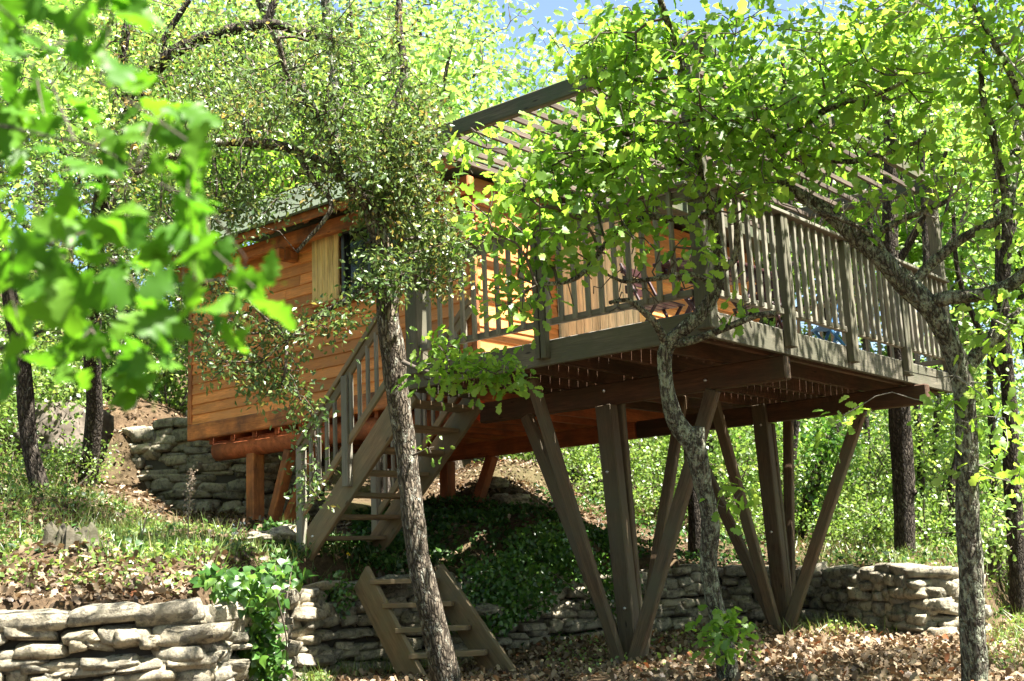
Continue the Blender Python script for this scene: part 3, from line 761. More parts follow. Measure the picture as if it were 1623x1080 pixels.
# low roof over the porch bay
for i in range(7):
    p = Vector((0, 1.72 + .24 * i, 4.72 + .05 * i))
    wood('roof_board', p + Vector((2.2, 0, 0)), p + Vector((5.15, 0, 0)), .27, .026, M_PERG, roof, (0, -.22, 1), .005)
wood('eaves_board', (2.2, 1.6, 4.70), (5.15, 1.6, 4.70), .03, .13, M_PERG, cab)
# beams and posts below
lb = tube(*smooth_path([(1.22, 3.36, 2.70), (1.21, 5, 2.70), (1.22, 6.5, 2.705), (1.21, 7.68, 2.70)], [.115, .115, .12, .125], .25), 12, .06, 1)
lv = lb[0] - np.array(cab.location)
nv = len(lv); lv = np.vstack([lv, lv[-12:].mean(0)[None]]); lf = np.vstack([lb[1], [[nv - 12 + i, nv - 12 + (i + 1) % 12, nv, nv] for i in range(12)]])
me = bpy.data.meshes.new('log_beam'); me.from_pydata([tuple(v) for v in lv], [], [tuple(dict.fromkeys(int(i) for i in f_)) for f_ in lf]); me.materials.append(M_LOG)
for p_ in me.polygons: p_.use_smooth = len(p_.vertices) == 4
new_obj('log_beam', me, cab)
wood('floor_beam', (3.98, 3.35, 2.672), (3.98, 7.6, 2.672), .1, .2, M_LOG, cab, c=.012)
for Y in np.arange(3.5, 7.9, .42): wood('floor_joist', (1.1, Y, 2.865), (4.95, Y, 2.865), .06, .17, M_LOG, cab)
for p0, p1, w_ in (((1.22, 6.98, 1.6), (1.22, 6.98, 2.61), .17), ((1.24, 6.75, 1.6), (1.22, 6.32, 2.6), .13), ((1.38, 6.7, 1.6), (1.42, 6.05, 2.66), .13),
                   ((3.98, 6.45, 1.7), (3.98, 6.42, 2.572), .17), ((3.98, 6.05, 1.7), (3.98, 5.62, 2.572), .14)):
    wood('post', p0, p1, w_, w_ * .85, M_LOG if p0[0] > 2 else M_RIM, cab, (0, 1, 0), .01)

# ------------------------------------------------------------------ main stairs
st = empty('wooden_stairs', (.45, 4.5, 1.42), 'flight of weathered wooden stairs with slatted handrail leading up to the deck', 'stairs')
s0, s1 = Vector((0, 3.14, 2.78)), Vector((0, 4.62, 1.40))
for X in (.0, .9): wood('stringer', s0 + Vector((X, 0, 0)), s1 + Vector((X, .02, -.02)), .05, .25, M_STAIR, st)
for i in range(7):
    t = (i + .35) / 7; p = s1.lerp(s0, t) + Vector((0, 0, .03))
    wood('tread', p + Vector((.028, -.02, 0)), p + Vector((.872, -.02, 0)), .24, .04, M_STAIR, st, c=.005)
for X in (-.05, .95):
    h0, h1 = Vector((X, 3.20, 3.80)), Vector((X, 4.66, 2.42))
    sr = wood('railing', h0, h1, .07, .05, M_STAIR, st); wood('rail', h0 - Vector((0, 0, .09)), h1 - Vector((0, 0, .09)), .03, .08, M_STAIR, sr); wood('rail', h0 - Vector((0, 0, .72)), h1 - Vector((0, 0, .72)), .035, .07, M_STAIR, sr)
    wood('stair_post', (X, 4.63, 1.38), (X, 4.63, 2.40), .075, .085, M_RAIL, sr, (0, 1, 0)); wood('stair_post', (X, 3.96, 1.96), (X, 3.96, 3.02), .075, .085, M_RAIL, sr, (0, 1, 0))
    for Y in np.arange(3.3, 4.6, .118):
        if abs(Y - 3.96) < .07: continue
        t = (Y - 3.2) / 1.46; zt = 3.80 - 1.38 * t
        wood('baluster', (X, Y, zt - .72), (X, Y, zt - .1), .034, .034, M_RAIL, sr, (0, 1, 0), .004)
bolt(st, (-.026, 3.93, 2.06), (-1, 0, 0)); bolt(st, (-.026, 4.5, 1.52), (-1, 0, 0))

# ------------------------------------------------------------------ short steps below
a_l, a_r = Vector(dep(573, 915, 11.25)), Vector(dep(690, 913, 11.1)); b_l, b_r = Vector(dep(668, 1100, 10.35)), Vector(dep(812, 1092, 10.2))
ls = empty('short_wooden_steps', ((b_l + b_r) / 2)[:], 'short open flight of plain wooden steps leaning on the shaded stone wall', 'steps')
upn = Vector((0, 0, 1))
for p, q in ((a_l, b_l), (a_r, b_r)): wood('stringer', p, q, .05, .30, M_STAIR, ls)
for t in (.13, .345, .56, .775, .97):
    p, q = a_l.lerp(b_l, t), a_r.lerp(b_r, t); d = (q - p).normalized() * .05
    wood('tread', p + d + upn * .085, q - d + upn * .085, .25, .045, M_STAIR, ls, c=.005)

# ------------------------------------------------------------------ furniture on the deck
tb = empty('garden_table', (1.5, .75, DT), 'dark red slatted garden table behind the deck railing', 'table')
for i in range(6): wood('table_slat', (.9, .48 + .1 * i, 3.70), (2.1, .48 + .1 * i, 3.70), .085, .03, M_RED, tb)
for y_ in (.5, .96): wood('apron', (.95, y_, 3.64), (2.05, y_, 3.64), .03, .08, M_RED, tb)
for x_ in (1.0, 2.0):
    wood('leg', (x_, .5, DT), (x_ , .96, 3.66), .04, .04, M_RED, tb); wood('leg', (x_ + .05, .96, DT), (x_ + .05, .5, 3.66), .04, .04, M_RED, tb)
def folding_chair(x_, y_, ang, mat, name, label, sc=1.0):
    c_ = empty(name, (x_, y_, DT), label, 'chair'); R = Matrix.Translation((x_, y_, DT)) @ Matrix.Rotation(ang, 4, 'Z') @ Matrix.Scale(sc, 4)
    def w_(n, p, q, a, b, s=(0, 0, 1)): wood(n, R @ Vector(p), R @ Vector(q), a, b, mat, c_, R.to_3x3() @ Vector(s))
    for s_ in (-.2, .2):
        w_('back_leg', (-.18, s_, 0), (.18, s_, .47), .025, .03); w_('front_leg', (.2, s_ * .92, 0), (-.22, s_ * .92, .88), .025, .03)
    for i in range(5): w_('seat_slat', (-.16 + .085 * i, -.2, .46), (-.16 + .085 * i, .2, .46), .07, .015)
    for i in range(3): w_('back_slat', (-.17 - .02 * i, -.2, .62 + .1 * i), (-.17 - .02 * i, .2, .62 + .1 * i), .015, .075)
    return c_
folding_chair(2.35, .75, math.pi, M_RED, 'folding_chair', 'dark red folding chair at the end of the red table nearest the far railing')
folding_chair(1.4, 1.35, -math.pi / 2, M_RED, 'folding_chair', 'dark red folding chair on the cabin side of the red table')
folding_chair(3.35, .5, 2.4, M_BLUE, 'folding_chair', 'low blue folding chair behind the far half of the deck railing', .8)

# ------------------------------------------------------------------ trees in the middle distance
# holm oak with small olive leaves, leaning trunk in front of the stairs
m1 = [px_path([(716, 1130, 9.3, 25), (704, 1060, 9.3, 23), (684, 970, 9.3, 20), (664, 890, 9.3, 18), (653, 800, 9.35, 18), (645, 720, 9.4, 18), (633, 640, 9.4, 18), (623, 560, 9.4, 19), (614, 490, 9.4, 17), (612, 420, 9.4, 16), (598, 360, 9.4, 14)]),
      px_path([(600, 370, 9.4, 13), (575, 315, 9.35, 11), (530, 275, 9.3, 10), (470, 240, 9.2, 9), (400, 226, 9.1, 8), (335, 228, 9.0, 7), (270, 250, 8.9, 6), (215, 275, 8.8, 4)]),
      px_path([(600, 365, 9.4, 12), (622, 290, 9.5, 9), (612, 210, 9.6, 8), (640, 120, 9.6, 7), (632, 30, 9.6, 6), (640, -60, 9.6, 4)]),
      px_path([(540, 282, 9.3, 7), (515, 200, 9.2, 6), (460, 130, 9.1, 5), (440, 60, 9.0, 4)]),
      px_path([(470, 240, 9.2, 6), (500, 290, 9.1, 5), (525, 330, 9.0, 4), (470, 400, 9.0, 3)]),
      px_path([(612, 430, 9.4, 8), (560, 470, 9.2, 5), (505, 500, 9.1, 4), (455, 540, 9.0, 3)])]
b1 = [(635, 310, 9.6, 85, 110, .5, 380), (570, 240, 9.3, 110, 90, .6, 230), (480, 170, 9.1, 120, 90, .7, 170), (660, 200, 9.4, 60, 110, .5, 110), (690, 400, 9.95, 60, 80, .4, 190), (350, 170, 8.9, 120, 90, .7, 130), (240, 240, 8.8, 100, 120, .7, 110),
      (610, 440, 9.1, 60, 45, .25, 70), (560, 60, 9.2, 130, 70, .6, 110), (400, 300, 9.1, 110, 45, .4, 80), (470, 520, 9.0, 70, 35, .25, 50), (420, 590, 9.0, 65, 50, .25, 75), (350, 560, 8.9, 50, 60, .3, 50), (480, 660, 8.95, 30, 60, .2, 26), (495, 770, 8.95, 25, 50, .15, 18), (540, 500, 9.0, 40, 35, .2, 24), (370, 325, 9.0, 75, 45, .4, 80), (350, 470, 8.9, 60, 50, .3, 55), (330, 390, 8.9, 60, 45, .3, 45)]
t1 = build_tree('holm_oak', 'holm oak with small olive brown leaves and leaning trunk before the stairs', 'tree', m1, blobs_to_points([(*q[:6], int(q[6] * .75)) for q in b1]), 14, (.034, .058), HOLM_T, M_HOLM, M_PALEB, spread=.06, rough=.16, up=.5, rmax=.014, foot=dep(716, 1130, 9.3))
# gnarled downy oak before the deck
m2 = [px_path([(1158, 1150, 8.5, 20), (1154, 1080, 8.5, 17), (1146, 1010, 8.5, 16), (1132, 950, 8.5, 14), (1123, 895, 8.5, 13), (1126, 840, 8.5, 14), (1121, 795, 8.5, 14), (1110, 750, 8.5, 15), (1100, 705, 8.5, 18), (1080, 682, 8.5, 15), (1066, 655, 8.5, 13), (1056, 610, 8.5, 12), (1053, 570, 8.5, 12), (1058, 548, 8.5, 13), (1080, 525, 8.45, 11), (1108, 503, 8.4, 11), (1130, 470, 8.4, 10), (1141, 430, 8.4, 9), (1136, 380, 8.4, 8), (1128, 335, 8.4, 9)]),
      px_path([(1100, 705, 8.5, 13), (1106, 690, 8.5, 13), (1108, 676, 8.5, 9)]),
      px_path([(1056, 548, 8.5, 7), (1040, 515, 8.4, 6), (1018, 492, 8.35, 5), (995, 476, 8.3, 4), (965, 480, 8.3, 3)]),
      px_path([(1066, 545, 8.5, 8), (1090, 542, 8.4, 7), (1130, 528, 8.3, 6), (1170, 512, 8.2, 5), (1200, 500, 8.15, 5), (1230, 497, 8.1, 5)]),
      px_path([(1128, 335, 8.4, 8), (1112, 290, 8.35, 7), (1085, 265, 8.3, 6), (1055, 240, 8.2, 4), (1000, 215, 8.1, 3)]),
      px_path([(1130, 330, 8.4, 8), (1160, 305, 8.4, 8), (1200, 282, 8.3, 8), (1232, 250, 8.2, 8), (1250, 222, 8.15, 7), (1290, 185, 8.0, 6), (1330, 166, 7.9, 5), (1390, 150, 7.8, 4), (1450, 120, 7.7, 3)]),
      px_path([(1250, 225, 8.15, 6), (1220, 212, 8.1, 5), (1180, 203, 8.0, 4), (1140, 185, 7.9, 3), (1070, 195, 7.8, 2)]),
      px_path([(1237, 252, 8.2, 5), (1290, 250, 8.2, 5), (1345, 257, 8.1, 4), (1400, 245, 8.0, 4), (1470, 220, 7.9, 3)]),
      px_path([(1128, 340, 8.4, 6), (1080, 348, 8.3, 5), (1020, 345, 8.2, 5), (970, 375, 8.1, 4), (915, 440, 8.0, 4), (850, 452, 7.9, 3)]),
      px_path([(1140, 460, 8.4, 5), (1095, 435, 8.35, 4), (1040, 442, 8.3, 4), (985, 446, 8.25, 3), (955, 430, 8.2, 2)]),
      px_path([(1112, 290, 8.35, 6), (1090, 150, 8.2, 6), (1040, -20, 7.8, 5), (960, -220, 7.2, 4), (820, -380, 6.6, 3)]),
      px_path([(1141, 430, 8.4, 6), (1165, 410, 8.35, 6), (1168, 370, 8.3, 5), (1165, 340, 8.3, 4)])]
b2 = [(800, 340, 8.0, 85, 80, .4, 48), (890, 290, 8, 100, 65, .5, 62), (1000, 250, 8, 120, 70, .5, 85), (1000, 350, 8, 110, 65, .4, 48), (880, 390, 8, 100, 50, .35, 32), (830, 470, 8, 70, 35, .25, 24), (1110, 170, 8, 140, 70, .7, 105), (1270, 140, 8, 150, 70, .7, 105), (1420, 110, 7.8, 110, 70, .7, 75),
      (1180, 60, 8.2, 260, 55, .9, 110), (1000, 110, 8.4, 90, 60, .5, 80), (975, 60, 8.4, 110, 60, .6, 80), (970, 205, 8.1, 100, 55, .4, 50), (860, 265, 8.25, 80, 45, .3, 28), (1180, 285, 8, 90, 50, .4, 50), (1310, 235, 8, 110, 50, .5, 40), (1190, 225, 8.1, 110, 40, .3, 42), (880, 235, 8.3, 60, 40, .25, 16), (1420, 220, 7.9, 80, 55, .5, 32), (1100, 400, 7.9, 60, 50, .3, 12), (750, 250, 8.6, 40, 50, .3, 14), (1160, 790, 8.4, 40, 28, .15, 6), (1170, 480, 8.3, 25, 40, .1, 5), (1000, -300, 6.8, 200, 90, .7, 25), (700, -400, 6.3, 280, 110, .9, 110)]
t2 = build_tree('downy_oak', 'gnarled young oak with big bright green leaves and twisted lichened trunk before the deck corner', 'tree', m2, blobs_to_points([(*q[:6], int(q[6] * (.68 if q[1] > -100 else .5))) for q in b2]), 6, (.065, .115), OAK_T, M_OAK, M_LICH, spread=.06, rough=.2, up=1.0, own_leaves=280, rmax=.02, r_tip=.0042, bare=blobs_to_points([(1040, 440, 8.3, 80, 50, .25, 30), (1200, 320, 8.2, 110, 50, .3, 30), (960, 470, 8.2, 60, 40, .2, 14), (1180, 500, 8.2, 60, 30, .15, 10)]))
# lichen covered oak at the right edge
m3 = [px_path([(1546, 1140, 7.8, 24), (1545, 1080, 7.8, 21), (1542, 990, 7.8, 19), (1539, 900, 7.8, 19), (1532, 800, 7.8, 19), (1533, 720, 7.8, 18), (1530, 640, 7.8, 17), (1522, 590, 7.8, 17), (1505, 545, 7.8, 16), (1488, 510, 7.8, 17), (1470, 482, 7.8, 18), (1430, 445, 7.85, 17), (1395, 408, 7.9, 15), (1350, 368, 8.0, 14), (1310, 335, 8.1, 12), (1270, 310, 8.2, 10), (1235, 285, 8.3, 6)]),
      px_path([(1470, 484, 7.8, 12), (1505, 472, 7.7, 12), (1550, 468, 7.6, 11), (1595, 455, 7.5, 11), (1640, 420, 7.4, 10)]),
      px_path([(1445, 455, 7.85, 9), (1480, 415, 7.8, 9), (1530, 375, 7.7, 8), (1575, 352, 7.6, 8), (1596, 335, 7.6, 8), (1588, 280, 7.6, 7), (1570, 200, 7.6, 6), (1556, 140, 7.6, 5), (1560, 40, 7.6, 4)]),
      px_path([(1524, 600, 7.8, 12), (1550, 560, 7.8, 12), (1590, 520, 7.8, 11), (1640, 480, 7.8, 10)]),
      px_path([(1380, 395, 7.95, 6), (1400, 365, 7.9, 6), (1450, 340, 7.8, 5), (1490, 325, 7.7, 4), (1500, 318, 7.7, 3)]),
      px_path([(1400, 412, 7.9, 5), (1390, 380, 7.85, 4), (1340, 350, 7.8, 4), (1280, 325, 7.8, 3), (1310, 275, 7.8, 2)]),
      (np.array([dep(1596, 335, 7.6), (.9, -2.3, 4.6), (1.6, -2.4, 5.6), (3.0, -2.2, 6.3), (4.6, -1.9, 6.6)]), np.array([.04, .038, .035, .025, .012])),
      (np.array([(1.6, -2.4, 5.6), (1.3, -3.1, 6.2), (1.6, -4.0, 6.6)]), np.array([.03, .022, .012])),
      px_path([(1640, 420, 7.4, 9), (1660, 300, 7.4, 8), (1620, 160, 7.3, 6), (1560, 40, 7.2, 4), (1500, -60, 7.2, 3)])]
b3 = [(1590, 190, 7.5, 50, 80, .4, 20), (1560, 60, 7.4, 90, 60, .5, 40), (1470, 20, 7.4, 120, 50, .6, 40), (1600, 330, 7.4, 40, 60, .3, 10), (1590, 510, 7.5, 45, 35, .3, 14), (1540, 640, 7.6, 60, 60, .4, 14), (1490, 280, 7.8, 70, 60, .4, 12), (1380, 320, 7.9, 60, 50, .3, 9), (1570, 740, 7.7, 40, 60, .3, 8),
      (1700, 100, 7.3, 120, 150, 1.0, 70), (1640, -180, 7.5, 220, 150, 1.5, 130), (1350, -120, 7.8, 200, 90, 1.2, 90), (1340, 660, 8.4, 22, 20, .1, 4)]
def clumps(centres, rad, n, r=rng):
    out = []
    for c_ in centres:
        sub = np.array(c_) + unit(r.normal(size=(6, 3))) * np.array(rad) * r.uniform(.3, 1.0, (6, 1))
        out.append(sub[r.integers(6, size=n)] + r.normal(size=(n, 3)) * .2)
    return np.vstack(out)
over3 = clumps([(-.4, -1.6, 6.0), (1.0, -2.2, 6.2), (2.4, -2.1, 6.5), (3.7, -1.9, 6.6), (5.0, -1.7, 6.5), (2.0, -3.5, 6.7), (.4, -3.2, 6.4), (1.2, -4.2, 6.8), (2.2, -4.5, 6.6), (-.6, -3.6, 6.5)], (1.2, 1.2, .7), 105)
over3 = np.vstack([over3, clumps([(.9, -1.05, 5.2), (1.8, -1.05, 5.3), (2.7, -1.1, 5.5), (3.6, -1.05, 5.5), (4.5, -1.0, 5.4)], (.5, .45, .35), 26)])
t3 = build_tree('downy_oak', 'oak with lichen covered forked trunk at the right edge reaching over the railing', 'tree', m3, np.vstack([blobs_to_points(b3), over3]), 7, (.06, .10), OAK_T, M_OAK, M_LICH, spread=.09, rough=.2, up=1.0, own_leaves=120, rmax=.02, twig=M_PTWIG, bare=blobs_to_points([(1420, 340, 7.85, 130, 70, .35, 60), (1320, 330, 7.95, 80, 50, .3, 30), (1530, 330, 7.7, 70, 90, .3, 40), (1540, 440, 7.6, 60, 40, .3, 22), (1500, 600, 7.7, 70, 50, .3, 14)]))
# leafy shoots low down
def shoot(label, stem, blobs, per=6, size=(.06, .10)):
    m = [px_path(stem)]
    return build_tree('oak_shoot', label, 'shoot', m, blobs_to_points(blobs), per, size, OAK_T, M_OAK, M_TWIG, spread=.06, sides=8, rough=.05, up=1.2, own_leaves=60)
shoot('spray of bright oak leaves growing from the leaning trunk across the deck edge', [(640, 575, 9.3, 4), (680, 590, 8.75, 3), (740, 592, 8.6, 2), (800, 612, 8.6, 1.5)], [(745, 592, 8.55, 90, 26, .15, 36), (700, 560, 8.6, 40, 20, .1, 12), (810, 600, 8.55, 30, 20, .1, 10)])
shoot('tiny bright oak sprig on the leaning trunk below the spray', [(655, 722, 9.3, 2), (668, 716, 9.2, 1.5), (680, 710, 9.15, 1)], [(682, 710, 9.15, 12, 10, .05, 4)], 4, (.04, .06))
shoot('sunlit oak seedling at the foot of the gnarled oak', [(1146, 1062, 8.3, 3), (1140, 1030, 8.25, 2), (1145, 1000, 8.2, 2)], [(1150, 1005, 8.2, 45, 26, .2, 22)])

# ------------------------------------------------------------------ near branch at the upper left, out of focus
nb = [px_path([(-120, 600, 1.75, 11), (0, 553, 1.8, 9), (60, 528, 1.85, 8), (150, 485, 1.9, 5), (260, 455, 1.95, 3.5), (380, 440, 2.0, 2)]),
      px_path([(-80, 190, 1.6, 6), (20, 203, 1.6, 5), (90, 220, 1.65, 4), (150, 231, 1.7, 3), (250, 290, 1.75, 2.5)]),
      px_path([(-60, -40, 1.4, 5), (20, 30, 1.4, 4), (90, 90, 1.45, 3), (160, 130, 1.5, 2)]),
      px_path([(-80, 420, 1.6, 5), (40, 400, 1.65, 4), (130, 370, 1.7, 3), (240, 345, 1.75, 2)])]
cl = [(20, 15), (60, 70), (45, 110), (90, 170), (30, 170), (130, 60), (20, 250), (100, 290), (140, 290), (60, 330), (100, 335), (110, 420), (85, 395), (240, 345), (200, 365), (230, 200), (170, 130), (280, 165), (160, 215), (305, 225), (265, 275), (260, 195), (290, 310), (335, 390), (290, 400), (365, 500), (270, 505), (250, 450),
      (400, 455), (320, 455), (230, 550), (170, 565), (255, 555), (215, 575), (130, 465), (45, 540), (100, 560), (60, 485), (20, 470), (20, 380), (10, 320), (75, 20), (180, 20), (330, 330), (380, 420), (30, 60), (70, 200), (150, 345), (200, 420), (150, 530)]
root = empty('oak_branch', dep(-120, 600, 1.75), 'blurred oak branch with large green leaves hanging close to the camera at upper left', 'branch')
sm = [smooth_path(p, r_ * .55, .03) for p, r_ in nb]
for p, r_ in sm:
    V, F = tube(p - np.array(root.location), r_, 8, .1); new_obj('stem', mesh_np('stem', V, F, M_DARKB, True), root)
tg = np.array([dep(x + rng.normal(0, 6), y + rng.normal(0, 6), 1.65 + rng.uniform(-.18, .35)) for x, y in cl])
g = grow(sm, tg, r_tip=.0011, rmax=.003); new_obj('twigs', mesh_np('twigs', g[0] - np.array(root.location), g[1], M_TWIG, True), root)['kind'] = 'stuff'
lv6 = [leaf_variant(NEAR_T, M_NEAR, k) for k in range(6)]
for q in tg:
    for _ in range(int(rng.integers(3, 6))):
        ax, nr = leaf_frames(1, .5, .8); ax = unit(ax * .8 - RGT * 0 + rng.normal(size=(1, 3)) * .3)
        nr = unit(nr - .5 * FWD); nr = unit(nr - ax * (nr * ax).sum())
        put('leaf', lv6[int(rng.integers(6))], root, frame_matrix(q + rng.normal(size=3) * .015, ax[0], nr[0], rng.uniform(.042, .078)))

# ------------------------------------------------------------------ trees of the wood behind
def local_tree(seed, H, crown, n, per, lsize, lmat, bark, trunk_r, T=BG_T, lean=0.0, start=.3, spread=.22):
    """a tree standing at the origin: returns trunk, twig and crown meshes"""
    r = np.random.default_rng(seed)
    k = 7; pts = [np.array([0, 0, -.3])]; rad = [trunk_r * 1.15]
    off = np.zeros(2)
    for i in range(1, k + 1):
        off = off + r.normal(0, .10, 2) + np.array([lean * H / k, 0]); pts.append(np.array([off[0], off[1], H * .9 * i / k])); rad.append(trunk_r * (1 - .82 * i / k))
    mains = [smooth_path(pts, rad, .25)]
    for i in range(6):
        t0 = r.uniform(start, .85); j = int(t0 * (len(mains[0][0]) - 1)); p0 = mains[0][0][j]; a = r.uniform(0, 6.28); Lb = crown[0] * r.uniform(.5, .95)
        e = p0 + np.array([math.cos(a) * Lb, math.sin(a) * Lb, Lb * r.uniform(.2, .7)]); mid = (p0 + e) / 2 + r.normal(0, .12, 3)
        mains.append(smooth_path([p0, mid, e], [mains[0][1][j] * .55, mains[0][1][j] * .35, .012], .25))
    u = unit(r.normal(size=(n, 3))) * (r.random((n, 1)) ** .4)
    # lumpy crown: pull points towards random clump centres
    cc = unit(r.normal(size=(14, 3))) * r.uniform(.45, .95, (14, 1)); ci = r.integers(14, size=n); u = .45 * u + .62 * cc[ci] + r.normal(0, .05, (n, 3))
    c = np.array([off[0] * .7, off[1] * .7, H * (start + 1) / 2 + .05 * H]); tg = c + u * np.array([crown[0], crown[0], H * (1 - start) / 2])
    g = grow(mains, tg, bf=.3, r_tip=.006, rmax=.04, r=r)
    V, F = join([tube(p, q, 9, .12, seed) for p, q in mains])
    trunk = mesh_np('trunk', V, F, bark, True); tw = mesh_np('twigs', g[0], g[1], M_TWIG, True)
    m = n * per; pos = np.repeat(tg, per, 0) + r.normal(size=(m, 3)) * spread
    ax, nr = leaf_frames(m, .9, .3, r)
    rnd = np.clip(np.repeat(r.normal(.45, .2, n), per) + r.normal(0, .12, m), 0, 1)
    cr = leaves_mesh('crown', pos, ax, nr, r.uniform(*lsize, m), T, lmat, rnd)
    return trunk, tw, cr
def place(name, meshes, label, cat, x, y, ang, sc, group, zoff=0.0):
    root = empty(name, (x, y, gz(x, y) + zoff), label, cat, group); root.rotation_euler = (0, 0, ang); root.scale = (sc, sc, sc)
    for nm, me in zip(('trunk', 'twigs', 'crown'), meshes):
        o = new_obj(nm, me, root)
        if nm in ('crown', 'twigs'): o['kind'] = 'stuff'
    return root
TREES = [local_tree(21, 8.5, (2.6,), 300, 16, (.09, .15), M_BGA, M_DARKB, .15, start=.28), local_tree(22, 7.2, (2.3,), 280, 16, (.08, .14), M_BGA, M_BARK, .13, start=.25),
         local_tree(23, 9.5, (2.9,), 340, 16, (.09, .15), M_BGA, M_DARKB, .17, start=.3), local_tree(24, 6.0, (2.0,), 240, 16, (.08, .13), M_OAK, M_LICH, .11, start=.3, lean=.06), local_tree(25, 7.5, (2.5,), 190, 14, (.08, .13), M_OAK, M_BARK, .12, start=.5, T=OAK_T, spread=.16)]
far_trees = [  # photo x, distance, kind, scale, what sets it apart
 (610, 20, 0, 1.15, 'tall oak behind the leaning trunk and the cabin corner'), (715, 24, 2, 1.1, 'pale oak close left of the open sky'), (735, 19.5, 1, 1.2, 'bright oak behind the near end of the pergola'), (960, 21, 2, .95, 'tall oak close right of the open sky'), (1290, 25, 2, 1.2, 'tall oak far behind the middle of the deck'), (1500, 24, 0, 1.2, 'oak far behind the right deck corner'), (150, 23, 2, 1.15, 'oak far above the boulder'), (390, 25, 2, 1.15, 'oak far behind the grey roof'),
 (-120, 15, 0, 1.0, 'tall leafy oak beyond the left edge behind the blurred branch'), (70, 19, 2, 1.0, 'tall bright oak behind the two left trunks'), (200, 17, 1, 1.0, 'bright oak crown above the high stone wall'),
 (330, 20, 0, 1.05, 'tall oak rising behind the left end of the cabin roof'), (455, 18, 3, 1.2, 'leaning oak directly behind the grey cabin roof'), (560, 22, 2, 1.0, 'tall pale oak behind the holm oak crown'), (680, 21, 1, .95, 'yellow green oak left of the open patch of sky'),
 (800, 25, 3, 1.0, 'low oak crown under the open patch of sky'), (930, 24, 1, .95, 'bright oak right of the open patch of sky behind the pergola'), (1030, 23, 0, 1.15, 'tall oak behind the right half of the pergola'), (1130, 25, 2, 1.1, 'tall bright oak above the deck corner'),
 (1225, 24, 1, 1.3, 'oak crown behind the middle of the long railing'), (1330, 26, 0, 1.25, 'oak behind the far half of the long railing'), (1470, 23, 2, 1.1, 'tall oak behind the far corner of the deck'), (1550, 21, 3, 1.4, 'leaning oak between the two right trunks'), (1640, 21, 0, 1.15, 'dense oak at the right edge behind the forked trunk'),
 (1790, 16, 3, 1.2, 'oak standing just beyond the right edge'),
 (0, 28, 2, 1.3, 'far oak at the left edge'), (250, 29, 0, 1.35, 'far oak between the left trunks and the roof'), (480, 31, 2, 1.3, 'far oak above the cabin roof'), (650, 32, 0, 1.3, 'far oak behind the leaning trunk top'), (1060, 30, 2, 1.25, 'far oak behind the deck corner post'), (1240, 31, 0, 1.35, 'far oak behind the long railing'), (1400, 28, 1, 1.5, 'far oak behind the dark straight trunk'), (1580, 30, 2, 1.3, 'far oak at the right behind the low wall')]
for i, (px_, d, k, sc, lab) in enumerate(far_trees):
    x, y = plan(px_, d); place('oak_tree', TREES[k], lab, 'tree', x, y, i * 2.3, sc, 'oaks of the wood behind the cabin')
# oaks standing round the clearing, behind and beside the camera: they close off the low sky
for i, (x, y, k, sc) in enumerate([(-13.5, -6, 0, 1.2), (-12, -11, 2, 1.2), (-7.5, -12.5, 0, 1.2), (-2.5, -12.5, 2, 1.15), (3.0, -11.5, 0, 1.2), (8.5, -10, 2, 1.2), (13, -7, 0, 1.2), (-12.5, -1, 2, 1.15), (-11.5, 4, 0, 1.2), (-9.5, 8.5, 2, 1.1), (-5.5, 12, 0, 1.2), (-16, -13, 2, 1.4), (-10, -17, 0, 1.5), (-2, -18, 2, 1.5), (6, -17, 0, 1.5), (14, -14, 2, 1.5), (-17, 3, 0, 1.4)]):
    place('oak_tree', TREES[k], 'oak of the surrounding wood behind or beside the viewer, outside the picture', 'tree', x, y, i * 1.3, sc, 'oaks around the clearing outside the picture')
# single trunks one can pick out
def trunk_tree(label, pts, blobs, per=8, leaf=(.05, .09), lm=M_BGA, bark=M_DARKB, T=OAK_T, **kw):
    return build_tree('oak_tree', label, 'tree', [px_path(q) for q in pts], blobs_to_points(blobs) if blobs else np.zeros((0, 3)), per, leaf, T, lm, bark, spread=.16, sides=12, rough=.12, step=.12, rmax=.02, **kw)
trunk_tree('straight dark oak trunk rising just behind the low stone wall', [[(1436, 905, 14.0, 18), (1434, 850, 14, 17), (1432, 760, 14, 17), (1427, 680, 14, 17), (1422, 560, 14, 16), (1410, 400, 14, 14), (1412, 240, 14, 11), (1400, 60, 14, 8)], [(1422, 420, 14, 7), (1470, 330, 13.8, 5), (1500, 240, 13.6, 3)], [(1434, 770, 14, 9), (1452, 783, 13.9, 5)]], [(1420, 120, 14, 130, 110, 1.2, 90)])
trunk_tree('slender dark oak trunk at the right edge beyond the forked oak', [[(1618, 990, 13, 14), (1612, 880, 13, 14), (1604, 760, 13, 13), (1600, 640, 13, 12), (1590, 500, 13, 10), (1600, 300, 13, 8)], [(1602, 620, 13, 7), (1560, 540, 13, 5), (1520, 440, 13, 4), (1510, 330, 13, 3)]], [(1600, 220, 13, 90, 110, 1, 60), (1610, 640, 13, 40, 60, .4, 12), (1590, 830, 12.6, 40, 60, .5, 14)])
trunk_tree('thin crooked stem between the dark straight trunk and the forked oak', [[(1510, 905, 15, 6), (1512, 840, 15, 6), (1507, 770, 15, 6), (1520, 700, 15, 5), (1515, 520, 15, 4)]], [(1515, 560, 15, 50, 80, .6, 26)])
trunk_tree('ivy clad leaning trunk seen between the far deck legs', [[(1262, 860, 17, 10), (1285, 780, 17, 10), (1310, 715, 17, 9), (1335, 640, 17, 8), (1350, 560, 17, 7)]], [(1318, 705, 16.6, 34, 50, .4, 60), (1290, 790, 16.6, 22, 40, .3, 24)], 12, (.05, .08), M_IVY, T=IVY_T)
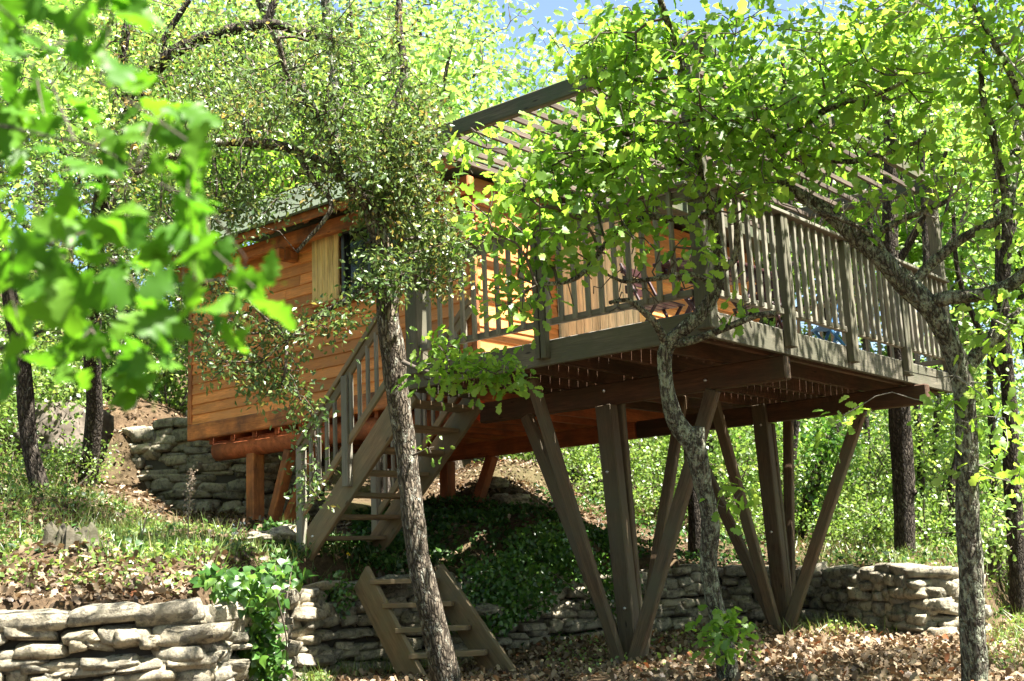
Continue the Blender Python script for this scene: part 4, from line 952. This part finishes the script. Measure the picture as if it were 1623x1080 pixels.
for lab, x0, d, lean_ in (('slim stem behind the railing post nearest the deck corner', 1262, 18, -14), ('slim stem behind the far end of the railing', 1455, 17, 12), ('slim dark stem just left of the straight dark trunk', 1372, 19, 8), ('slim stem right of the straight dark trunk', 1484, 18.5, -10), ('slim stem close right of the forked oak', 1572, 16, 10), ('slim stem between the two leg clusters', 1128, 19, -12)):
    trunk_tree(lab, [[(x0, 890, d, 6), (x0 + lean_ * .4, 740, d, 6), (x0 - lean_ * .3, 600, d, 5.5), (x0 + lean_, 430, d, 5), (x0 + lean_ * .6, 260, d, 4), (x0 + lean_ * 1.6, 90, d, 3)], [(x0 + lean_, 430, d, 3), (x0 + 40, 350, d, 2.5), (x0 + 60, 270, d, 2)]], [(x0 + 10, 180, d, 70, 110, .7, 34)])
trunk_tree('short dark trunk seen between the near deck legs and the gnarled oak', [[(1104, 880, 15, 14), (1103, 820, 15, 13), (1098, 760, 15, 12), (1090, 640, 15, 10)]], None)
trunk_tree('leaning oak trunk at the left edge left of the boulder', [[(70, 800, 12.0, 17), (64, 775, 12, 15), (50, 720, 12, 13), (42, 660, 12, 13), (36, 580, 12, 13), (20, 500, 12, 12), (10, 430, 12, 12), (-10, 300, 12, 10), (20, 150, 12, 8)]], [(60, 300, 11.5, 120, 140, .9, 90), (30, 120, 12, 130, 110, .9, 70)])
trunk_tree('dark oak trunk with arching limbs between the boulder and the high wall', [[(138, 790, 13.4, 18), (140, 760, 13.4, 16), (146, 700, 13.3, 14), (150, 640, 13.2, 13), (146, 560, 13.0, 13), (150, 450, 12.5, 13), (158, 340, 12, 13), (170, 270, 11.6, 12), (205, 185, 11.2, 12), (255, 100, 11, 11), (320, 62, 11, 10), (420, 38, 11, 9), (480, 52, 11, 7), (560, 68, 11, 5)], [(205, 185, 11.2, 9), (195, 90, 11, 8), (210, 0, 11, 6)], [(255, 105, 11, 7), (262, 60, 11, 6), (300, 0, 11, 4)], [(420, 38, 11, 7), (436, 0, 11, 6), (440, -60, 11, 5)]],
           [(250, 60, 11, 170, 100, .8, 150), (420, 100, 11, 120, 80, .7, 110), (130, 480, 12.4, 110, 90, .7, 100), (200, 400, 12.2, 110, 80, .6, 80), (330, 170, 10.8, 150, 80, .7, 110), (90, 300, 11.5, 100, 100, .7, 70)], 14, (.04, .06), M_HOLM, M_DARKB, HOLM_T)
trunk_tree('pale lit trunk slanting up behind the holm oak crown', [[(560, 620, 17, 12), (540, 300, 16, 12), (480, 150, 15.5, 12), (450, 80, 15.5, 11), (405, -20, 15.5, 10)], [(535, 290, 16, 9), (528, 130, 16, 8), (516, 0, 16, 8), (512, -80, 16, 6)]], [(450, -60, 15.5, 160, 80, 1, 60)], bark=M_LICH)

# ------------------------------------------------------------------ understorey shrubs
def local_shrub(seed, H, R, n, per, lsize, lmat):
    r = np.random.default_rng(seed); mains = []
    for i in range(7):
        a = r.uniform(0, 6.28); e = np.array([math.cos(a) * R * .6, math.sin(a) * R * .6, H * r.uniform(.6, .95)])
        mains.append(smooth_path([(0, 0, -.1), e * .45 + r.normal(0, .08, 3), e], [.02, .012, .005], .15))
    u = unit(r.normal(size=(n, 3))) * (r.random((n, 1)) ** .4); u[:, 2] = u[:, 2] * .5 + .5
    tg = u * np.array([R, R, H]) + r.normal(0, .05, (n, 3))
    g = grow(mains, tg, r_tip=.003, r=r, rmax=.015)
    V, F = join([tube(p, q, 6) for p, q in mains])
    m = n * per; pos = np.repeat(tg, per, 0) + r.normal(size=(m, 3)) * .09
    ax, nr = leaf_frames(m, .7, .1, r); rnd = np.clip(np.repeat(r.normal(.45, .22, n), per) + r.normal(0, .13, m), 0, 1)
    return mesh_np('stems', V, F, M_TWIG, True), mesh_np('twigs', g[0], g[1], M_TWIG, True), leaves_mesh('foliage', pos, ax, nr, r.uniform(*lsize, m), BG_T, lmat, rnd)
SHRUBS = [local_shrub(31, 2.2, 1.3, 230, 17, (.045, .08), M_SHRUB), local_shrub(32, 1.5, 1.1, 200, 17, (.04, .07), M_SHRUB), local_shrub(33, 2.8, 1.4, 250, 17, (.05, .09), M_BGA), local_shrub(34, .8, .7, 110, 15, (.035, .06), M_SHRUB)]
shrubs = [(870, 19, 1, 1.0, 'bright shrub seen left of the big central deck leg'), (950, 21, 0, 1.1, 'tall pale shrub directly behind the big central deck leg'), (1020, 18, 1, 1.0, 'sunlit shrub right of the big central deck leg'), (1075, 20, 0, 1.2, 'tall shrub behind the gnarled oak trunk'), (1150, 18.5, 0, 1.1, 'pale sunlit shrub left of the far leg cluster'),
          (1190, 16.4, 3, 1.0, 'low bush on the bank left of the far leg cluster'), (1235, 19, 2, .95, 'tall shrub behind the far leg cluster'), (1300, 21, 0, 1.3, 'broad shrub behind the ivy clad trunk'), (1345, 17, 1, 1.1, 'dark green shrub right of the ivy clad trunk'), (1390, 19.5, 2, 1.0, 'tall shrub left of the dark straight trunk'), (1370, 15.4, 3, 1.0, 'low bush behind the top stones of the low wall'),
          (1470, 17, 0, 1.0, 'shrub right of the dark straight trunk'), (1480, 15.2, 3, 1.1, 'low bush on top of the low wall at its right'), (1540, 19, 2, 1.1, 'tall shrub behind the forked oak trunk'), (1590, 16, 1, 1.1, 'bright shrub at the right edge beyond the wall end'), (1640, 15, 0, 1.0, 'tall shrub cut by the right edge'), (1560, 14.5, 3, 1.1, 'low bush at the end of the low wall'),
          (1250, 24, 2, 1.4, 'far tall shrub behind the long railing posts'), (1430, 24, 2, 1.4, 'far tall shrub behind the dark straight trunk'), (1050, 25, 2, 1.4, 'far tall shrub under the deck'), (1560, 23, 2, 1.5, 'far tall shrub at the right'),
          (20, 16, 1, 1.1, 'shrub behind the left edge trunk'), (95, 18, 0, 1.0, 'shrub above the boulder'), (190, 18.4, 2, .9, 'shrub hanging over the high stone wall at its left'), (265, 18.2, 1, 1.1, 'shrub hanging over the middle of the high stone wall'), (-40, 14, 0, 1.0, 'shrub cut by the left edge'), (100, 13.0, 3, .8, 'grey green herb clump at the foot of the arching oak'), (10, 12.6, 3, .8, 'herb clump left of the left edge trunk'),
          (60, 21, 2, 1.4, 'far tall shrub at the left'), (250, 22, 2, 1.4, 'far tall shrub above the high stone wall'), (760, 23, 1, 1.2, 'shrub on the leafy slope seen under the cabin'), (830, 24, 0, 1.2, 'tall shrub at the top of the leafy slope under the cabin'), (400, 21, 2, 1.2, 'tall shrub behind the cabin end')]
for i, (px_, d, k, sc, lab) in enumerate(shrubs):
    x, y = plan(px_, d); root = empty('shrub', (x, y, gz(x, y) - .05), lab, 'shrub', 'shrubs of the undergrowth'); root.rotation_euler = (0, 0, i * 1.9); root.scale = (sc,) * 3
    for nm, me in zip(('stems', 'twigs', 'foliage'), SHRUBS[k]):
        o = new_obj(nm, me, root)
        if nm != 'stems': o['kind'] = 'stuff'

# ------------------------------------------------------------------ ivy, stump, boulder, small plants
def ivy(label, centre, n, spread_px, d0, seed, own=0, blobs=None):
    r = np.random.default_rng(seed); pos = blobs_to_points(blobs, r)
    n = len(pos); base = pos.mean(0); base[2] = pos[:, 2].min()
    root = empty('ivy', base, label, 'ivy')
    nr = unit(r.normal(size=(n, 3)) * .55 - FWD * .7 + np.array([0, 0, .75])); ax = r.normal(size=(n, 3)) * .7 + np.array([0, 0, -1.0]); ax = unit(ax - nr * (ax * nr).sum(1, keepdims=True))
    sz = r.uniform(.045, .085, n) if own else r.uniform(.03, .055, n)
    vs_ = [leaf_variant(IVY_T, M_IVY, k) for k in range(6)]
    order = np.argsort(((pos - CAM) @ FWD)); pick = order[:own]
    for q in pick: put('leaf', vs_[int(r.integers(6))], root, frame_matrix(pos[q], ax[q], nr[q], sz[q]))
    rest = order[own:]
    c = new_obj('foliage', leaves_mesh('foliage', pos[rest] - base, ax[rest], nr[rest], sz[rest], IVY_T, M_IVY, np.clip(r.normal(.45, .25, len(rest)), 0, 1)), root); c['kind'] = 'stuff'
    # creeping stems
    st_ = []
    for k in range(9):
        a = pos[r.integers(n)]; b_ = pos[r.integers(n)]; st_.append(tube(*smooth_path([a, (a + b_) / 2 + r.normal(0, .05, 3), b_], [.006, .005, .003], .08), 5))
    V, F = join(st_); new_obj('stems', mesh_np('stems', V - base, F, M_TWIG, True), root)
    return root
ivy('bright green ivy spilling over the end of the near stone wall', None, 0, 0, 0, 41, 240, [(400, 940, 7.7, 60, 45, .35, 260), (410, 1010, 7.75, 45, 60, .25, 240), (350, 920, 7.4, 40, 25, .25, 90), (450, 905, 8.9, 45, 22, .4, 110), (425, 1070, 7.8, 35, 30, .2, 70)])
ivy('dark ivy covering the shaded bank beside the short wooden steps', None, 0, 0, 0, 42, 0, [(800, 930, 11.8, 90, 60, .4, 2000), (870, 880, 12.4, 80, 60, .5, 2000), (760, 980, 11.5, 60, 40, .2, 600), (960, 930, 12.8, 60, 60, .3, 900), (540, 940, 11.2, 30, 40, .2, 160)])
def stump():
    base = dep(112, 876, 8.25); r = np.random.default_rng(5)
    root = empty('tree_stump', base, 'weathered grey tree stump with spreading mossy roots on the left bank', 'stump')
    prof = [(-.15, .25), (.0, .215), (.06, .19), (.10, .175), (.14, .165), (.165, .14)]; sides = 64; V = []; zs_ = [p_[0] for p_ in prof]; rs_ = [p_[1] for p_ in prof]; prof = [(z_, float(np.interp(z_, zs_, rs_))) for z_ in np.linspace(-.15, .165, 20)]
    for i, (z_, R_) in enumerate(prof):
        for j in range(sides):
            a = 2 * math.pi * j / sides; q = Vector((math.cos(a) * 2, math.sin(a) * 2, z_ * 3)); k = 1 + .34 * noise.noise(q * 1.3) + .12 * noise.noise(Vector((q.x * 4, q.y * 4, q.z))) + .06 * noise.noise(Vector((q.x * 11, q.y * 11, q.z * 1.5)))
            flare = 1 + max(0, .08 - z_) * 2.2 * max(0, math.sin(a * 2.5 + 1))
            zz = z_ + (.07 * noise.noise(Vector((math.cos(a) * 3, math.sin(a) * 3, 9))) if i >= len(prof) - 5 else 0)
            V.append((math.cos(a) * R_ * k * flare, math.sin(a) * R_ * k * flare, zz))
    I = np.arange(len(V)).reshape(len(prof), sides); J = np.roll(I, -1, 1); F = [tuple(q) for q in np.column_stack([I[:-1].ravel(), J[:-1].ravel(), J[1:].ravel(), I[1:].ravel()])]
    V.append((.02, .02, .03)); c = len(V) - 1
    F += [(int(I[-1, j]), int(J[-1, j]), c) for j in range(sides)]
    me = bpy.data.meshes.new('stump_wood'); me.from_pydata([tuple(v) for v in V], [], [tuple(int(i) for i in f_) for f_ in F]); me.materials.append(M_STUMP); new_obj('stump_wood', me, root)
    for px_, py_, d in ((195, 890, 8.3), (50, 862, 8.2), (205, 868, 8.7)):
        e = dep(px_, py_, d); e[2] = gz(e[0], e[1]) - .01; mid = (base + np.array([0, 0, .12])) * .45 + e * .55 + np.array([0, 0, .02])
        V, F = tube(*smooth_path([base + np.array([0, 0, .1]), mid, e], [.08, .05, .02], .03), 10, .55, px_); new_obj('root', mesh_np('root', V - base, F, M_STUMP, True), root)
stump()
M_BOULDER = plain('boulder_rock', (.10, .082, .062), .95, 0, .6)
def rock(name, label, p, size, seed, mat=None):
    r = np.random.default_rng(seed); n = 24; V = []; F = []
    for i in range(n + 1):
        for j in range(2 * n):
            th, ph = math.pi * i / n, math.pi * j / n
            v = np.array([math.sin(th) * math.cos(ph), math.sin(th) * math.sin(ph), math.cos(th)]); q = Vector(v * 1.4 + seed)
            k = 1 + .35 * noise.noise(q) + .2 * noise.noise(q * 2.5) + .12 * noise.noise(q * 6) + .06 * noise.noise(q * 13); V.append(v * k * size)
    for i in range(n):
        for j in range(2 * n): F.append((i * 2 * n + j, i * 2 * n + (j + 1) % (2 * n), (i + 1) * 2 * n + (j + 1) % (2 * n), (i + 1) * 2 * n + j))
    o = new_obj(name, mesh_np(name, np.array(V), np.array(F), mat or M_STONE, True), None, p); return tag(o, label, 'rock')
p = dep(100, 700, 15.2); rock('boulder', 'big grey brown boulder on the slope between the two left trunks', p, np.array([.55, .6, .5]), 3, M_BOULDER)
for i, (x_, y_, d, s_, lab) in enumerate([(785, 765, 16.0, .16, 'flat pale rock on the leaf strewn slope under the cabin'), (815, 795, 15.6, .2, 'larger rock lower on the leaf strewn slope under the cabin'), (795, 790, 15.7, .13, 'small rock between two others on the slope under the cabin'), (620, 925, 11.35, .16, 'flat stone slab behind the top of the short steps'), (455, 850, 11.8, .2, 'mossy stone left of the foot of the stairs'), (420, 855, 11.6, .16, 'grey stone further left of the stair foot'), (770, 968, 11.5, .15, 'single pale stone jutting out right of the short steps')]):
    q = dep(x_, y_, d); rock('rock', lab, q, np.array([s_ * 1.3, s_, s_ * .45]), 20 + i)

# ------------------------------------------------------------------ loose ground stuff
def scatter(n, region, keep=None, r=rng):
    """n ground points under photo region (x0, x1, d0, d1), spread evenly by ground area"""
    x0, x1, d0, d1 = region
    d = np.sqrt(r.uniform(d0 ** 2, d1 ** 2, n)); x = r.uniform(x0, x1, n)
    h = 995.8 - .04277 * (x + 1482)
    P = CAM[None] + ((x - CX)[:, None] * RGT / F_PX - (h - CY)[:, None] * UPV / F_PX + FWD) * d[:, None]
    z = heights(P[:, :2]); P[:, 2] = z
    return P
def patchy(P, thr=-.42, sc=1.7):
    k = np.array([noise.noise(Vector((x * sc, y * sc, 5.5))) + .5 * noise.noise(Vector((x * sc * 3, y * sc * 3, 1.5))) for x, y, _ in P]); return P[k > thr + rng.normal(0, .12, len(P))]
def stuff_leaves(name, label, cat, pts, size, T, mat, up, lift, droop=.0, mean=.45, flat=True):
    n = len(pts); ax, nr = leaf_frames(n, up, droop)
    if not flat: ax = unit(np.column_stack([rng.normal(0, .45, (n, 2)), np.ones(n)])); nr = unit(np.cross(ax, rng.normal(size=(n, 3))))
    pos = pts + np.column_stack([np.zeros((n, 2)), rng.uniform(*lift, n)])
    o = new_obj(name, leaves_mesh(name, pos, ax, nr, rng.uniform(*size, n), T, mat, np.clip(rng.normal(mean, .25, n), 0, 1))); return tag(o, label, cat, kind='stuff')
P_ = np.vstack([scatter(34000, (650, 1640, 6.5, 13.8)), scatter(5000, (380, 760, 8.5, 11.2)), scatter(3000, (1540, 1700, 9, 20))]); s = wall_signed(P_[:, :2]); P_ = patchy(P_[s < -.02])
stuff_leaves('fallen_leaves', 'brown fallen oak leaves covering the lower ground', 'leaves', P_, (.025, .085), OAK_T, M_DRY, 1.2, (.012, .05))
P_ = np.vstack([scatter(12000, (-150, 420, 6.6, 11)), scatter(4000, (380, 900, 11.5, 15)), scatter(13000, (600, 1000, 13.5, 21)), scatter(9000, (-100, 400, 11, 18)), scatter(5000, (950, 1600, 12, 20))]); s = wall_signed(P_[:, :2]); P_ = patchy(P_[s > .17])
stuff_leaves('fallen_leaves', 'dry leaf litter on the upper bank and the slope behind', 'leaves', P_, (.025, .085), OAK_T, M_DRY, 1.2, (.012, .05), mean=.40)
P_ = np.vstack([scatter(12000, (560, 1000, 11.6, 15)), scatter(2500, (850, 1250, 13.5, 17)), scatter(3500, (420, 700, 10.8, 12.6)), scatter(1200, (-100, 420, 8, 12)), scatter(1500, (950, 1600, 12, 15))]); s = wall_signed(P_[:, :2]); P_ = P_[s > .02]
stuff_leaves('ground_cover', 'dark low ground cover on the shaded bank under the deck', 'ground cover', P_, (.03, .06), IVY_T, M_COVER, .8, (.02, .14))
P_ = np.vstack([scatter(3600, (120, 520, 7.9, 11.5)), scatter(2600, (-60, 250, 8.6, 12.5)), scatter(1500, (440, 720, 10.9, 12)), scatter(2500, (1230, 1620, 11.6, 16)), scatter(900, (1540, 1680, 8.5, 14))]); s = wall_signed(P_[:, :2]); P_ = P_[(np.abs(s) > .1)]
stuff_leaves('grass', 'thin grass and herbs on the sunny bank and along the walls', 'grass', P_, (.08, .24), GRASS_T, M_GRASS, 1, (-.01, .0), flat=False)
P_ = np.vstack([scatter(3000, (200, 520, 8.0, 11.0)), scatter(900, (-60, 380, 7.1, 8.2)), scatter(3800, (-60, 260, 8.4, 12.5)), scatter(1600, (1300, 1620, 11.8, 14.5)), scatter(700, (1540, 1680, 8.5, 14)), scatter(500, (860, 1200, 9.5, 12.5))]); s = wall_signed(P_[:, :2]); P_ = P_[(np.abs(s) > .1)]
stuff_leaves('herbs', 'small leafy green herbs scattered over the sunny bank', 'herbs', P_, (.02, .048), BG_T, M_SHRUB, .8, (.01, .12))
def weed(label, pts, top_mat, n_top, spread, hsize, name='wildflower'):
    base = dep(*pts[0]); root = empty(name, base, label, 'plant'); P = np.array([dep(*q) for q in pts])
    V, F = tube(*smooth_path(P - base, np.linspace(.006, .003, len(P)), .05), 6); new_obj('stem', mesh_np('stem', V, F, M_PALESTEM, True), root)
    k = n_top; seg = rng.uniform(.0, 1, k); a = P[-1]; b_ = P[-2]; pos = b_ + (a - b_) * seg[:, None] + rng.normal(size=(k, 3)) * spread
    ax, nr = leaf_frames(k, .5, -.3); new_obj('flower_head', leaves_mesh('flower_head', pos - base, ax, nr, rng.uniform(*hsize, k), BG_T, top_mat, np.full(k, .5)), root)['kind'] = 'stuff'
weed('tall dry brown flower spike standing on the bank before the high wall', [(298, 872, 9.6), (299, 815, 9.6), (305, 745, 9.6)], M_PALESTEM, 160, .018, (.015, .03))
weed('small white wildflower on the bank left of the stairs', [(362, 880, 9.4), (370, 850, 9.4), (382, 832, 9.4)], M_WHITE, 14, .02, (.02, .03))
weed('thin grassy seed head left of the tall dry flower spike', [(225, 850, 9.8), (235, 815, 9.8), (262, 805, 9.8)], M_PALESTEM, 40, .02, (.015, .03))
weed('single yellow dandelion beside the foot of the stairs', [(551, 885, 11.6), (551, 880, 11.6), (551, 877, 11.6)], M_YELLOW, 12, .006, (.02, .025), 'dandelion')
print('done', len(bpy.data.objects))
